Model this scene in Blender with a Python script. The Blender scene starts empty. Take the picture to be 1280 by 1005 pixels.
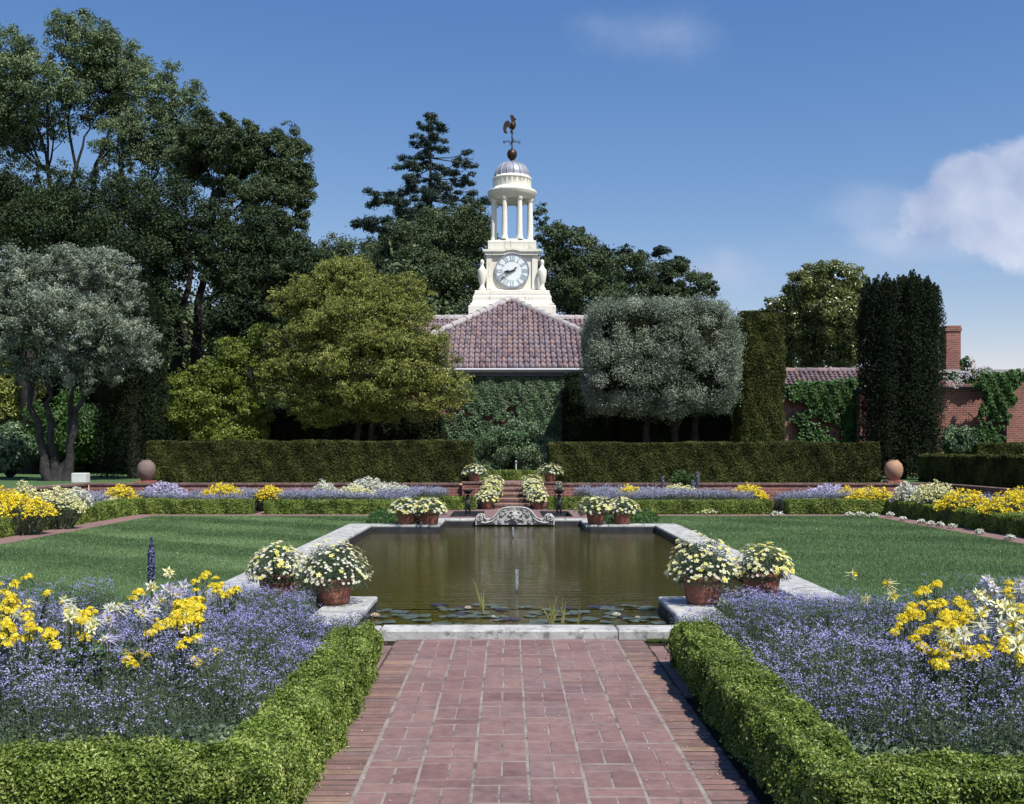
import bpy, math, random
import numpy as np
from math import sin, cos, pi, radians
from mathutils import Vector, Matrix

rng = np.random.default_rng(11)
random.seed(5)
sc = bpy.context.scene
COL = sc.collection
F_PX, VX, HY, EYE, CAMX = 1350.0, 635.0, 563.0, 1.6, -0.10

def at(px, py, d):
    """world point seen at photo pixel (px, py) when it stands d metres away"""
    return np.array([(px - VX) * d / F_PX + CAMX, d, EYE - (py - HY) * d / F_PX])

def on(px, py, z=0.0):
    """world point at photo pixel on the level z"""
    return at(px, py, (EYE - z) * F_PX / (py - HY))

# ------------------------------------------------------------------ materials
MATS = {}
def new_mat(name):
    m = bpy.data.materials.new(name); m.use_nodes = True
    MATS[name] = m
    nt = m.node_tree
    return m, nt, nt.nodes['Principled BSDF'], nt.nodes['Material Output']

def node(nt, t, **kw):
    n = nt.nodes.new(t)
    for k, v in kw.items():
        if k in n.inputs.keys(): n.inputs[k].default_value = v
        else: setattr(n, k, v)
    return n

def ramp(nt, fac, stops):
    r = nt.nodes.new('ShaderNodeValToRGB')
    el = r.color_ramp.elements
    while len(el) < len(stops): el.new(0.5)
    for e, (p, c) in zip(el, stops):
        e.position = p; e.color = (c[0], c[1], c[2], 1)
    nt.links.new(fac, r.inputs[0])
    return r.outputs[0]

def mixc(nt, a, b, fac, mode='MIX'):
    m = nt.nodes.new('ShaderNodeMix'); m.data_type = 'RGBA'; m.blend_type = mode
    for i, v in ((6, a), (7, b)):
        if hasattr(v, 'links') or isinstance(v, bpy.types.NodeSocket): nt.links.new(v, m.inputs[i])
        else: m.inputs[i].default_value = (v[0], v[1], v[2], 1)
    if isinstance(fac, bpy.types.NodeSocket): nt.links.new(fac, m.inputs[0])
    else: m.inputs[0].default_value = fac
    return m.outputs[2]

def noise(nt, scale, detail=4, rough=.6, coord='Object', vscale=None, dist=0):
    tc = nt.nodes.new('ShaderNodeTexCoord')
    n = nt.nodes.new('ShaderNodeTexNoise')
    n.inputs['Scale'].default_value = scale; n.inputs['Detail'].default_value = detail
    n.inputs['Roughness'].default_value = rough; n.inputs['Distortion'].default_value = dist
    src = tc.outputs[coord]
    if vscale:
        mp = nt.nodes.new('ShaderNodeMapping'); mp.inputs['Scale'].default_value = vscale
        nt.links.new(src, mp.inputs[0]); src = mp.outputs[0]
    nt.links.new(src, n.inputs['Vector'])
    return n.outputs[0]

def bump(nt, b, h, strength=.4, dist=.01):
    n = nt.nodes.new('ShaderNodeBump')
    n.inputs['Strength'].default_value = strength; n.inputs['Distance'].default_value = dist
    nt.links.new(h, n.inputs['Height']); nt.links.new(n.outputs[0], b.inputs['Normal'])

def attr(nt, name='rnd'):
    a = nt.nodes.new('ShaderNodeAttribute'); a.attribute_name = name
    return a.outputs['Fac']

def leaf_mat(name, cols, rough=.5, trans=.25, spec=.3, patch=.35, pscale=.8):
    """cols: dark, mid, light; per-leaf value in the face attribute rnd"""
    m, nt, b, out = new_mat(name)
    n = len(cols)
    c = ramp(nt, attr(nt), [(i / (n - 1) * .9 + .05, k) for i, k in enumerate(cols)])
    nz = noise(nt, pscale, 3)
    pr = ramp(nt, nz, [(.35, (.55, .55, .55)), (.65, (1.25, 1.25, 1.25))])
    c = mixc(nt, c, pr, patch, 'MULTIPLY')
    nt.links.new(c, b.inputs['Base Color'])
    b.inputs['Roughness'].default_value = rough
    b.inputs['Specular IOR Level'].default_value = spec
    if trans > 0:
        t = nt.nodes.new('ShaderNodeBsdfTranslucent'); nt.links.new(c, t.inputs[0])
        mx = nt.nodes.new('ShaderNodeMixShader'); mx.inputs[0].default_value = trans
        nt.links.new(b.outputs[0], mx.inputs[1]); nt.links.new(t.outputs[0], mx.inputs[2])
        nt.links.new(mx.outputs[0], out.inputs[0])
    return m

def plain(name, col, rough=.6, var=.25, scale=6, bstr=.3, bdist=.01, spec=.4, metal=0, rnd=None, dirt=None):
    m, nt, b, out = new_mat(name)
    nz = noise(nt, scale, 6, .65)
    lo = tuple(v * (1 - var) for v in col); hi = tuple(min(1, v * (1 + var)) for v in col)
    c = ramp(nt, nz, [(.3, lo), (.7, hi)])
    if rnd:
        rc = ramp(nt, attr(nt), [(i / (len(rnd) - 1), k) for i, k in enumerate(rnd)])
        c = mixc(nt, c, rc, .8)
    if dirt:
        dn = noise(nt, dirt[1], 5, .7, vscale=dirt[3] if len(dirt) > 3 else None)
        f = ramp(nt, dn, [(dirt[2], (0, 0, 0)), (dirt[2] + .12, (1, 1, 1))])
        c = mixc(nt, c, dirt[0], f)
    nt.links.new(c, b.inputs['Base Color'])
    b.inputs['Roughness'].default_value = rough; b.inputs['Metallic'].default_value = metal
    b.inputs['Specular IOR Level'].default_value = spec
    if bstr: bump(nt, b, noise(nt, scale * 6, 5, .6), bstr, bdist)
    return m

# ------------------------------------------------------------------ geometry collector
class Geo:
    def __init__(s): s.V = []; s.F = []; s.n = 0
    def add(s, V, F, mat=0, rnd=None, smooth=False):
        V = np.asarray(V, dtype=np.float32).reshape(-1, 3)
        F = np.asarray(F, dtype=np.int64)
        r = np.full(len(F), .5 if rnd is None else rnd, dtype=np.float32) if (rnd is None or np.isscalar(rnd)) else np.asarray(rnd, dtype=np.float32)
        s.V.append(V); s.F.append((F + s.n, mat, r, smooth)); s.n += len(V)
        return s
    def box(s, c0, c1, mat=0, rnd=None):
        x0, y0, z0 = c0; x1, y1, z1 = c1
        V = [(x0,y0,z0),(x1,y0,z0),(x1,y1,z0),(x0,y1,z0),(x0,y0,z1),(x1,y0,z1),(x1,y1,z1),(x0,y1,z1)]
        F = [(0,3,2,1),(4,5,6,7),(0,1,5,4),(1,2,6,5),(2,3,7,6),(3,0,4,7)]
        return s.add(V, F, mat, rnd)
    def cbox(s, c0, c1, ch=.01, mat=0, rnd=None):
        """box with a chamfered top edge"""
        x0, y0, z0 = c0; x1, y1, z1 = c1
        V = [(x0,y0,z0),(x1,y0,z0),(x1,y1,z0),(x0,y1,z0),(x0,y0,z1-ch),(x1,y0,z1-ch),(x1,y1,z1-ch),(x0,y1,z1-ch),
             (x0+ch,y0+ch,z1),(x1-ch,y0+ch,z1),(x1-ch,y1-ch,z1),(x0+ch,y1-ch,z1)]
        F = [(0,3,2,1),(8,9,10,11)] + [(i,(i+1)%4,(i+1)%4+4,i+4) for i in range(4)] + [(i+4,(i+1)%4+4,(i+1)%4+8,i+8) for i in range(4)]
        return s.add(V, F, mat, rnd)
    def lathe(s, prof, c=(0,0,0), seg=24, mat=0, rnd=None, smooth=True, sq=None):
        prof = np.array(prof, dtype=float); k = len(prof)
        a = np.arange(seg) * 2 * pi / seg + (pi / seg if seg == 4 else 0)
        m = math.sqrt(2) if seg == 4 else 1
        V = np.zeros((k, seg, 3))
        V[:, :, 0] = prof[:, 0:1] * np.cos(a) * m; V[:, :, 1] = prof[:, 0:1] * np.sin(a) * m; V[:, :, 2] = prof[:, 1:2]
        V = V.reshape(-1, 3) + np.array(c)
        i, j = np.meshgrid(np.arange(k - 1), np.arange(seg), indexing='ij'); i = i.ravel(); j = j.ravel(); j2 = (j + 1) % seg
        F = np.stack([i*seg+j, i*seg+j2, (i+1)*seg+j2, (i+1)*seg+j], 1)
        return s.add(V, F, mat, rnd, smooth and seg > 4)
    def tube(s, P, R, seg=7, mat=0, rnd=None, smooth=True):
        P = np.array(P, dtype=float); k = len(P); R = np.broadcast_to(np.array(R, dtype=float), (k,))
        T = np.gradient(P, axis=0); T /= np.linalg.norm(T, axis=1, keepdims=True) + 1e-9
        up = np.array([0, 0, 1.]) if abs(T[0][2]) < .9 else np.array([1., 0, 0])
        A = np.cross(T, up); A /= np.linalg.norm(A, axis=1, keepdims=True) + 1e-9
        B = np.cross(T, A)
        a = np.arange(seg) * 2 * pi / seg
        V = P[:, None, :] + R[:, None, None] * (A[:, None, :] * np.cos(a)[None, :, None] + B[:, None, :] * np.sin(a)[None, :, None])
        i, j = np.meshgrid(np.arange(k - 1), np.arange(seg), indexing='ij'); i = i.ravel(); j = j.ravel(); j2 = (j + 1) % seg
        F = np.stack([i*seg+j, (i+1)*seg+j, (i+1)*seg+j2, i*seg+j2], 1)
        s.add(V.reshape(-1, 3), F, mat, rnd, smooth)
        cap = np.array([P[0], P[-1]])
        return s
    def prism(s, poly, y0, y1, mat=0, rnd=None, axis='y'):
        """polygon in xz extruded along y (or in xy extruded along z)"""
        n = len(poly)
        if axis == 'y':
            V = [(x, y0, z) for x, z in poly] + [(x, y1, z) for x, z in poly]
        else:
            V = [(x, y, y0) for x, y in poly] + [(x, y, y1) for x, y in poly]
        s.add(V, [(i, (i+1) % n, (i+1) % n + n, i + n) for i in range(n)], mat, rnd)
        from mathutils.geometry import tessellate_polygon
        tri = tessellate_polygon([[Vector((x, y, 0)) for x, y in poly]])
        s.add(V[:n], tri, mat, rnd); s.add(V[n:], [t[::-1] for t in tri], mat, rnd)
        return s
    def leaves(s, P, N, L, W, mat=0, rnd=None, bend=.18, k=.8):
        """leaf blades: P centres, N preferred normals, k random tilt, L / W lengths"""
        n = len(P)
        if n == 0: return s
        P = np.asarray(P, dtype=np.float32)
        N = np.broadcast_to(np.asarray(N, dtype=np.float32), (n, 3)) + rng.normal(0, k, (n, 3)).astype(np.float32)
        N = N / (np.linalg.norm(N, axis=1, keepdims=True) + 1e-6)
        R = rng.normal(0, 1, (n, 3)).astype(np.float32)
        D = np.cross(N, R); D /= np.linalg.norm(D, axis=1, keepdims=True) + 1e-6
        S = np.cross(N, D)
        L = np.broadcast_to(np.asarray(L, dtype=np.float32), (n,))[:, None] * (.75 + .5 * rng.random((n, 1), dtype=np.float32))
        W = np.broadcast_to(np.asarray(W, dtype=np.float32), (n,))[:, None] * (.8 + .4 * rng.random((n, 1), dtype=np.float32))
        b = N * (L * bend)
        V = np.stack([P - D * L * .5, P + S * W * .5 + b, P + D * L * .5, P - S * W * .5 + b * .6], 1).reshape(-1, 3)
        F = (np.arange(n)[:, None] * 4 + np.arange(4)[None, :])
        if rnd is None: rnd = rng.random(n)
        return s.add(V, F, mat, rnd)
    def blades(s, P, D, L, W, mat=0, rnd=None, droop=0):
        """thin upright triangles: P foot, D direction, L length"""
        n = len(P); P = np.asarray(P, dtype=np.float32)
        D = np.asarray(D, dtype=np.float32); D = D / np.linalg.norm(D, axis=1, keepdims=True)
        a = rng.random(n) * 2 * pi
        S = np.stack([np.cos(a), np.sin(a), np.zeros(n)], 1).astype(np.float32)
        L = np.broadcast_to(np.asarray(L, dtype=np.float32), (n,))[:, None]; W = np.broadcast_to(np.asarray(W, dtype=np.float32), (n,))[:, None]
        V = np.stack([P - S * W * .5, P + S * W * .5, P + D * L], 1).reshape(-1, 3)
        F = (np.arange(n)[:, None] * 3 + np.arange(3)[None, :])
        if rnd is None: rnd = rng.random(n)
        return s.add(V, F, mat, rnd)
    def mesh(s, name, mats):
        me = bpy.data.meshes.new(name)
        V = np.concatenate(s.V).astype(np.float32)
        tot = np.concatenate([np.full(len(F), F.shape[1], dtype=np.int32) for F, _, _, _ in s.F])
        idx = np.concatenate([F.ravel() for F, _, _, _ in s.F]).astype(np.int32)
        st = np.concatenate([[0], np.cumsum(tot)[:-1]]).astype(np.int32)
        me.vertices.add(len(V)); me.vertices.foreach_set('co', V.ravel())
        me.loops.add(len(idx)); me.loops.foreach_set('vertex_index', idx)
        me.polygons.add(len(tot)); me.polygons.foreach_set('loop_start', st)
        if not isinstance(mats, (list, tuple)): mats = [mats]
        for m in mats: me.materials.append(m)
        me.polygons.foreach_set('material_index', np.concatenate([np.full(len(F), m, dtype=np.int32) for F, m, _, _ in s.F]))
        me.polygons.foreach_set('use_smooth', np.concatenate([np.full(len(F), sm, dtype=bool) for F, _, _, sm in s.F]))
        me.update(calc_edges=True)
        a = me.attributes.new('rnd', 'FLOAT', 'FACE'); a.data.foreach_set('value', np.concatenate([r for _, _, r, _ in s.F]).astype(np.float32))
        return me
    def build(s, name, mats, parent=None, loc=None, origin=None):
        if origin is not None:
            o_ = np.array(origin, dtype=np.float32)
            s.V = [v - o_ for v in s.V]; loc = origin
        o = bpy.data.objects.new(name, s.mesh(name, mats)); COL.objects.link(o)
        if parent: o.parent = parent
        if loc is not None: o.location = [float(v) for v in loc]
        return o

def tag(o, label=None, cat=None, group=None, kind=None):
    if label: o['label'] = label
    if cat: o['category'] = cat
    if group: o['group'] = group
    if kind: o['kind'] = kind
    return o
def thing(name, label, cat, loc=(0, 0, 0), rz=0, group=None):
    o = bpy.data.objects.new(name, None); COL.objects.link(o)
    o.empty_display_size = .1
    o.location = [float(v) for v in loc]; o.rotation_euler = (0, 0, rz)
    return tag(o, label, cat, group)
def copy_tree(o, parent=None, loc=None, label=None, rz=None, scale=None):
    c = o.copy(); COL.objects.link(c)
    if parent: c.parent = parent
    if loc is not None: c.location = [float(v) for v in loc]
    if label: c['label'] = label
    if rz is not None: c.rotation_euler = (0, 0, rz)
    if scale is not None: c.scale = (scale,) * 3
    for ch in list(o.children): copy_tree(ch, c)
    return c
def child(mesh_or_obj, name, parent, loc, rot=(0, 0, 0), scale=1.0):
    o = bpy.data.objects.new(name, mesh_or_obj); COL.objects.link(o); o.parent = parent
    o.location = [float(v) for v in loc]; o.rotation_euler = rot; o.scale = (scale,) * 3
    return o
def unit(v): v = np.asarray(v, dtype=float); return v / (np.linalg.norm(v, axis=-1, keepdims=True) + 1e-9)
def lownoise(P, f=1.0, seed=0):
    """cheap smooth noise in -1..1 from summed sines"""
    P = np.asarray(P, dtype=float) * f; r = np.random.default_rng(seed); o = np.zeros(len(P)); w = 0
    for i in range(6):
        k = r.normal(0, 1, 3) * (1 + i * .6); a = 1 / (1 + i * .5)
        o += a * np.sin(P @ k + r.random() * 6.3); w += a
    return o / w * 1.8

# ------------------------------------------------------------------ light, sky, camera
SUN_EL, SUN_AZ = radians(57), radians(41)      # azimuth measured from straight behind the camera towards its right
sd = np.array([sin(SUN_AZ) * cos(SUN_EL), -cos(SUN_AZ) * cos(SUN_EL), sin(SUN_EL)])   # towards the sun
sun = bpy.data.objects.new('sun', bpy.data.lights.new('sun', 'SUN')); COL.objects.link(sun)
sun.data.energy = 4.2; sun.data.angle = radians(.5); sun.data.color = (1, .955, .88)
sun.rotation_euler = Vector(sd).to_track_quat('Z', 'Y').to_euler()
w = bpy.data.worlds.new('World'); sc.world = w; w.use_nodes = True
nt = w.node_tree; bg = nt.nodes['Background']
sky = nt.nodes.new('ShaderNodeTexSky'); sky.sky_type = 'NISHITA'; sky.sun_disc = False
sky.sun_elevation = SUN_EL; sky.sun_rotation = math.atan2(sd[0], sd[1])
sky.altitude = 50; sky.air_density = 1.0; sky.dust_density = .0; sky.ozone_density = 2.5
# clouds: soft banks of noise at given directions of the sky
def M(op, a, b=None, c=None, clamp=False):
    n = nt.nodes.new('ShaderNodeMath'); n.operation = op; n.use_clamp = clamp
    for i, v in enumerate((a, b, c)):
        if v is None: continue
        if isinstance(v, bpy.types.NodeSocket): nt.links.new(v, n.inputs[i])
        else: n.inputs[i].default_value = v
    return n.outputs[0]
# clear-day film response of the sky: a little steeper in red, flatter in blue
srgb = nt.nodes.new('ShaderNodeSeparateColor'); nt.links.new(sky.outputs[0], srgb.inputs[0])
crgb = nt.nodes.new('ShaderNodeCombineColor')
for i, (k_, p_) in enumerate(((.50, 1.46), (.70, 1.08), (1.44, .70))):
    nt.links.new(M('MULTIPLY', M('POWER', srgb.outputs[i], p_), k_), crgb.inputs[i])
tc = nt.nodes.new('ShaderNodeTexCoord')
sep = nt.nodes.new('ShaderNodeSeparateXYZ'); nt.links.new(tc.outputs['Generated'], sep.inputs[0])
yy = M('MAXIMUM', sep.outputs[1], .001)
su, sv = M('DIVIDE', sep.outputs[0], yy), M('DIVIDE', sep.outputs[2], yy)      # slopes of the direction
cn = nt.nodes.new('ShaderNodeTexNoise'); cn.inputs['Scale'].default_value = 7; cn.inputs['Detail'].default_value = 8; cn.inputs['Roughness'].default_value = .62
cn.inputs['Distortion'].default_value = .3
cxy = nt.nodes.new('ShaderNodeCombineXYZ'); nt.links.new(su, cxy.inputs[0]); nt.links.new(sv, cxy.inputs[1]); nt.links.new(cxy.outputs[0], cn.inputs['Vector'])
cn2 = nt.nodes.new('ShaderNodeTexNoise'); cn2.inputs['Scale'].default_value = 14; cn2.inputs['Detail'].default_value = 5; cn2.inputs['Roughness'].default_value = .5
nt.links.new(cxy.outputs[0], cn2.inputs['Vector'])
def bank(px, py, rx, ry, dens, soft, gain):
    cu, cv = (px - VX) / F_PX, (HY - py) / F_PX
    a = M('POWER', M('DIVIDE', M('SUBTRACT', su, cu), rx / F_PX), 2); b = M('POWER', M('DIVIDE', M('SUBTRACT', sv, cv), ry / F_PX), 2)
    r = M('SQRT', M('ADD', a, b))
    v = M('ADD', M('SUBTRACT', 1.0, r), M('MULTIPLY', M('SUBTRACT', cn.outputs[0], .5), dens))
    v = M('DIVIDE', v, soft, clamp=True)
    v = M('MULTIPLY', M('MULTIPLY', v, v), M('SUBTRACT', 3.0, M('MULTIPLY', v, 2.0)))
    return M('MULTIPLY', v, gain)
banks = [bank(1300, 256, 190, 84, 1.25, .20, 1.0), bank(1222, 236, 84, 56, 1.3, .22, .97), bank(1240, 290, 130, 36, 1.3, .6, .6), bank(1120, 262, 110, 44, 1.8, .9, .36),
         bank(1180, 300, 160, 44, 1.3, .9, .55), bank(885, 340, 100, 48, 1.6, .9, .55), bank(812, 44, 110, 54, 2.2, 1.3, .34), bank(1080, 325, 280, 50, 1.2, 1.4, .22)]
f = banks[0]
for b_ in banks[1:]: f = M('MAXIMUM', f, b_)
inv = M('GREATER_THAN', sep.outputs[1], 0.01)
f = M('MULTIPLY', f, inv)
cc = nt.nodes.new('ShaderNodeValToRGB'); cc.color_ramp.elements[0].position = .3; cc.color_ramp.elements[0].color = (2.7, 3.3, 4.9, 1)
cc.color_ramp.elements[1].position = .7; cc.color_ramp.elements[1].color = (4.7, 5.2, 6.3, 1)
nt.links.new(cn2.outputs[0], cc.inputs[0])
mx = nt.nodes.new('ShaderNodeMix'); mx.data_type = 'RGBA'
nt.links.new(f, mx.inputs[0]); nt.links.new(crgb.outputs[0], mx.inputs[6]); nt.links.new(cc.outputs[0], mx.inputs[7])
nt.links.new(mx.outputs[2], bg.inputs['Color']); bg.inputs['Strength'].default_value = .1

cam = bpy.data.objects.new('camera', bpy.data.cameras.new('camera')); COL.objects.link(cam); sc.camera = cam
cam.location = (CAMX, 0, EYE); cam.rotation_euler = (radians(90), 0, 0)
cam.data.sensor_width = 36; cam.data.lens = 36 * F_PX / 1280; cam.data.shift_x = (640 - VX) / 1280; cam.data.shift_y = (HY - 502.5) / 1280
cam.data.clip_end = 3000; cam.data.clip_start = .05
sc.view_settings.view_transform = 'Standard'; sc.view_settings.look = 'None'; sc.view_settings.exposure = .5; sc.view_settings.gamma = 1
sc.render.resolution_x = 1024; sc.render.resolution_y = 804
sc.cycles.max_bounces = 4; sc.cycles.diffuse_bounces = 1; sc.cycles.glossy_bounces = 2; sc.cycles.transmission_bounces = 3
# ------------------------------------------------------------------ materials of the place
m_box = leaf_mat('boxwood', [(.045, .085, .012), (.19, .28, .045), (.42, .49, .14)], .42, .3, .35, .55, 2.2)
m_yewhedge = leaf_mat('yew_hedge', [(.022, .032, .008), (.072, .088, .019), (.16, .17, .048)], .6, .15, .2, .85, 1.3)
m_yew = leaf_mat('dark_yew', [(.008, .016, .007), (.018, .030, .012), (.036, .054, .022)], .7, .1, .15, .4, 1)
m_core = plain('twig_core', (.016, .02, .008), .9, .4, 8, .5, .03, spec=.1)
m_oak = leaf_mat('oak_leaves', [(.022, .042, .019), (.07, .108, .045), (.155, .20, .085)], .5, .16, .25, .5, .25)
m_oakdark = leaf_mat('shaded_oak_leaves', [(.014, .028, .012), (.036, .062, .026), (.09, .125, .05)], .5, .12, .2, .5, .25)  # darker oak copy for the under trees, their shade put into the colour
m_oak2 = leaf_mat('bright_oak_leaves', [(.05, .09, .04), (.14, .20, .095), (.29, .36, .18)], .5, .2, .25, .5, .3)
m_olive = leaf_mat('olive_leaves', [(.06, .085, .055), (.22, .275, .19), (.54, .60, .47)], .5, .2, .3, .4, 1.6)
m_bronze = leaf_mat('bronze_leaves', [(.085, .11, .02), (.25, .285, .06), (.47, .49, .16)], .5, .25, .3, .5, 1.1)
m_lime = leaf_mat('lime_leaves', [(.06, .10, .012), (.16, .22, .03), (.30, .36, .07)], .42, .3, .4, .4, .8)
m_gloss = leaf_mat('glossy_leaves', [(.04, .06, .014), (.13, .165, .04), (.32, .34, .12)], .3, .15, .6, .4, .6)
m_conifer = leaf_mat('conifer_needles', [(.012, .03, .024), (.028, .058, .045), (.05, .09, .066)], .5, .1, .4, .4, .5)
m_ivy = leaf_mat('ivy_leaves', [(.03, .07, .028), (.09, .17, .075), (.30, .38, .21)], .42, .12, .4, .5, 1.4)
m_vine = leaf_mat('vine_leaves', [(.02, .06, .012), (.05, .12, .025), (.11, .20, .05)], .45, .25, .4, .4, 1.2)
m_fern = leaf_mat('bedding_leaves', [(.045, .075, .04), (.10, .15, .085), (.19, .25, .15)], .5, .25, .3, .4, 2)
m_stem = leaf_mat('stems', [(.07, .09, .05), (.13, .155, .09), (.22, .24, .16)], .55, .15, .3, .3, 3)
m_blue = leaf_mat('blue_florets', [(.22, .22, .50), (.38, .37, .68), (.64, .63, .90)], .6, .25, .2, .15, 2)
m_lav = leaf_mat('lavender_florets', [(.17, .18, .27), (.29, .30, .42), (.46, .47, .60)], .7, .2, .2, .2, 2)
m_yel = leaf_mat('yellow_florets', [(.78, .52, .008), (.93, .74, .02), (.95, .85, .13)], .55, .25, .2, .1, 3)
m_white = leaf_mat('white_florets', [(.62, .64, .46), (.80, .82, .66), (.88, .88, .84)], .55, .25, .2, .1, 3)
m_cream = leaf_mat('cream_florets', [(.72, .72, .22), (.84, .82, .42), (.88, .87, .62)], .55, .25, .2, .1, 3)
m_lilac = leaf_mat('lilac_petals', [(.42, .38, .66), (.62, .58, .80), (.82, .80, .90)], .55, .3, .2, .1, 3)
m_spike = leaf_mat('indigo_florets', [(.012, .016, .06), (.05, .06, .18), (.28, .30, .44)], .55, .15, .2, .1, 3)
m_lemon = leaf_mat('lemon_petals', [(.82, .72, .10), (.92, .84, .22), (.94, .90, .45)], .55, .25, .2, .1, 3)
m_moss = leaf_mat('moss_green', [(.05, .08, .02), (.10, .15, .04), (.18, .24, .07)], .7, .1, .2, .3, 3)
m_grassleaf = leaf_mat('grass_blades', [(.085, .155, .060), (.155, .245, .095), (.25, .34, .16)], .6, .25, .2, .55, .6)
m_bark = plain('grey_bark', (.032, .028, .026), .9, .5, 3, 1, .04, spec=.15)
m_olivebark = plain('olive_bark', (.05, .046, .046), .9, .5, 3.5, 1, .05, spec=.15)
m_cream_paint = plain('cream_plaster', (.80, .785, .68), .7, .06, 1.2, .1, .005, dirt=((.50, .46, .36), 2.2, .57, (1.6, 1.6, .35)))
m_lead = plain('lead_sheet', (.30, .31, .36), .5, .2, 2, .2, .01, spec=.5, metal=.2)
m_bronze_metal = plain('old_bronze', (.055, .036, .02), .45, .4, 8, .2, .005, metal=.6)
m_darkbronze = plain('dark_patina', (.035, .04, .035), .45, .4, 12, .3, .005, metal=.5)
m_stone = plain('weathered_stone', (.42, .42, .40), .85, .28, 5, .5, .01, dirt=((.17, .17, .155), 7, .53))
m_stone2 = plain('carved_stone', (.46, .44, .42), .8, .25, 10, .4, .008, dirt=((.15, .15, .14), 20, .58))
m_wet = plain('wet_pool_wall', (.035, .035, .042), .5, .5, 6, .3, .01)
m_terra = plain('terracotta', (.26, .10, .066), .75, .25, 9, .35, .006, dirt=((.42, .24, .17), 14, .6))
m_terra_pale = plain('pale_terracotta', (.40, .23, .145), .75, .2, 4, .3, .01, dirt=((.3, .22, .18), 6, .6))
m_jargrey = plain('lichen_terracotta', (.18, .13, .115), .8, .25, 5, .35, .01, dirt=((.12, .10, .10), 7, .55))
m_soil = plain('soil', (.035, .026, .018), .95, .4, 9, 1, .03, spec=.1)
m_render_white = plain('white_stone', (.62, .62, .62), .7, .12, 3, .2, .01)

m_petal = leaf_mat('fallen_petals', [(.30, .24, .14), (.45, .42, .50), (.6, .58, .5)], .7, .1, .2, .1)
BR = [(.13, .055, .045), (.20, .085, .068), (.25, .115, .09), (.19, .10, .095), (.30, .145, .11)]
def brick_m(name, cols, mortar=None, v=.8):
    m, nt, b, out = new_mat(name)
    c = ramp(nt, attr(nt), [(i / (len(cols) - 1), k) for i, k in enumerate(cols)])
    n1 = ramp(nt, noise(nt, 14, 6, .7), [(.3, (.72, .70, .72)), (.7, (1.2, 1.18, 1.16))])
    c = mixc(nt, c, n1, .8, 'MULTIPLY')
    n2 = ramp(nt, noise(nt, 1.7, 7, .7), [(.30, (.55, .55, .58)), (.48, (.95, .95, .96)), (.70, (1.18, 1.15, 1.12))])
    c = mixc(nt, c, n2, .7, 'MULTIPLY')
    nt.links.new(c, b.inputs['Base Color']); b.inputs['Roughness'].default_value = .85; b.inputs['Specular IOR Level'].default_value = .25
    bump(nt, b, noise(nt, 60, 5, .6), .5, .004)
    return m
m_paver = brick_m('path_bricks', [(.185, .112, .103), (.215, .132, .122), (.24, .15, .136), (.205, .138, .133), (.25, .158, .14)])
m_edge = brick_m('edging_bricks', [(.15, .095, .085), (.20, .125, .11), (.235, .145, .125), (.18, .125, .12), (.28, .19, .13)])
m_mortar = plain('mortar', (.27, .235, .21), .9, .35, 10, .6, .006, spec=.2, dirt=((.13, .10, .085), 5, .50))
m_mortar_dark = plain('dark_mortar', (.085, .065, .055), .95, .4, 10, .6, .006, spec=.2)

def wall_brick_m(name, sc_=1.0, c1=(.34, .115, .085), c2=(.21, .075, .06), mo=(.30, .24, .21)):
    m, nt, b, out = new_mat(name)
    tc = nt.nodes.new('ShaderNodeTexCoord'); sp = nt.nodes.new('ShaderNodeSeparateXYZ'); nt.links.new(tc.outputs['Object'], sp.inputs[0])
    ad = nt.nodes.new('ShaderNodeMath'); ad.operation = 'ADD'; nt.links.new(sp.outputs[0], ad.inputs[0]); nt.links.new(sp.outputs[1], ad.inputs[1])
    cb = nt.nodes.new('ShaderNodeCombineXYZ'); nt.links.new(ad.outputs[0], cb.inputs[0]); nt.links.new(sp.outputs[2], cb.inputs[1])
    br = nt.nodes.new('ShaderNodeTexBrick'); nt.links.new(cb.outputs[0], br.inputs['Vector'])
    br.inputs['Scale'].default_value = 1; br.inputs['Brick Width'].default_value = .24 * sc_; br.inputs['Row Height'].default_value = .085 * sc_
    br.inputs['Mortar Size'].default_value = .012 * sc_; br.inputs['Color1'].default_value = (*c1, 1); br.inputs['Color2'].default_value = (*c2, 1); br.inputs['Mortar'].default_value = (*mo, 1)
    n1 = ramp(nt, noise(nt, 1.2, 6, .7), [(.3, (.62, .62, .64)), (.7, (1.2, 1.18, 1.16))])
    c = mixc(nt, br.outputs[0], n1, .8, 'MULTIPLY')
    nt.links.new(c, b.inputs['Base Color']); b.inputs['Roughness'].default_value = .9; b.inputs['Specular IOR Level'].default_value = .2
    inv = nt.nodes.new('ShaderNodeMath'); inv.operation = 'SUBTRACT'; inv.inputs[0].default_value = 1; nt.links.new(br.outputs['Fac'], inv.inputs[1])
    bump(nt, b, inv.outputs[0], .6, .01)
    return m
m_wallbrick = wall_brick_m('wall_bricks')

def lawn_m():
    m, nt, b, out = new_mat('lawn_turf')
    c = ramp(nt, noise(nt, 60, 5, .75), [(.3, (.05, .10, .04)), (.5, (.095, .17, .07)), (.72, (.16, .26, .11))])
    c2 = ramp(nt, noise(nt, .9, 4, .6), [(.3, (.80, .84, .8)), (.7, (1.15, 1.1, 1.05))])
    c = mixc(nt, c, c2, .8, 'MULTIPLY')
    nt.links.new(c, b.inputs['Base Color']); b.inputs['Roughness'].default_value = .85; b.inputs['Specular IOR Level'].default_value = .15
    bump(nt, b, noise(nt, 120, 4, .7), 1, .03)
    return m
m_lawn = lawn_m()

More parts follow.
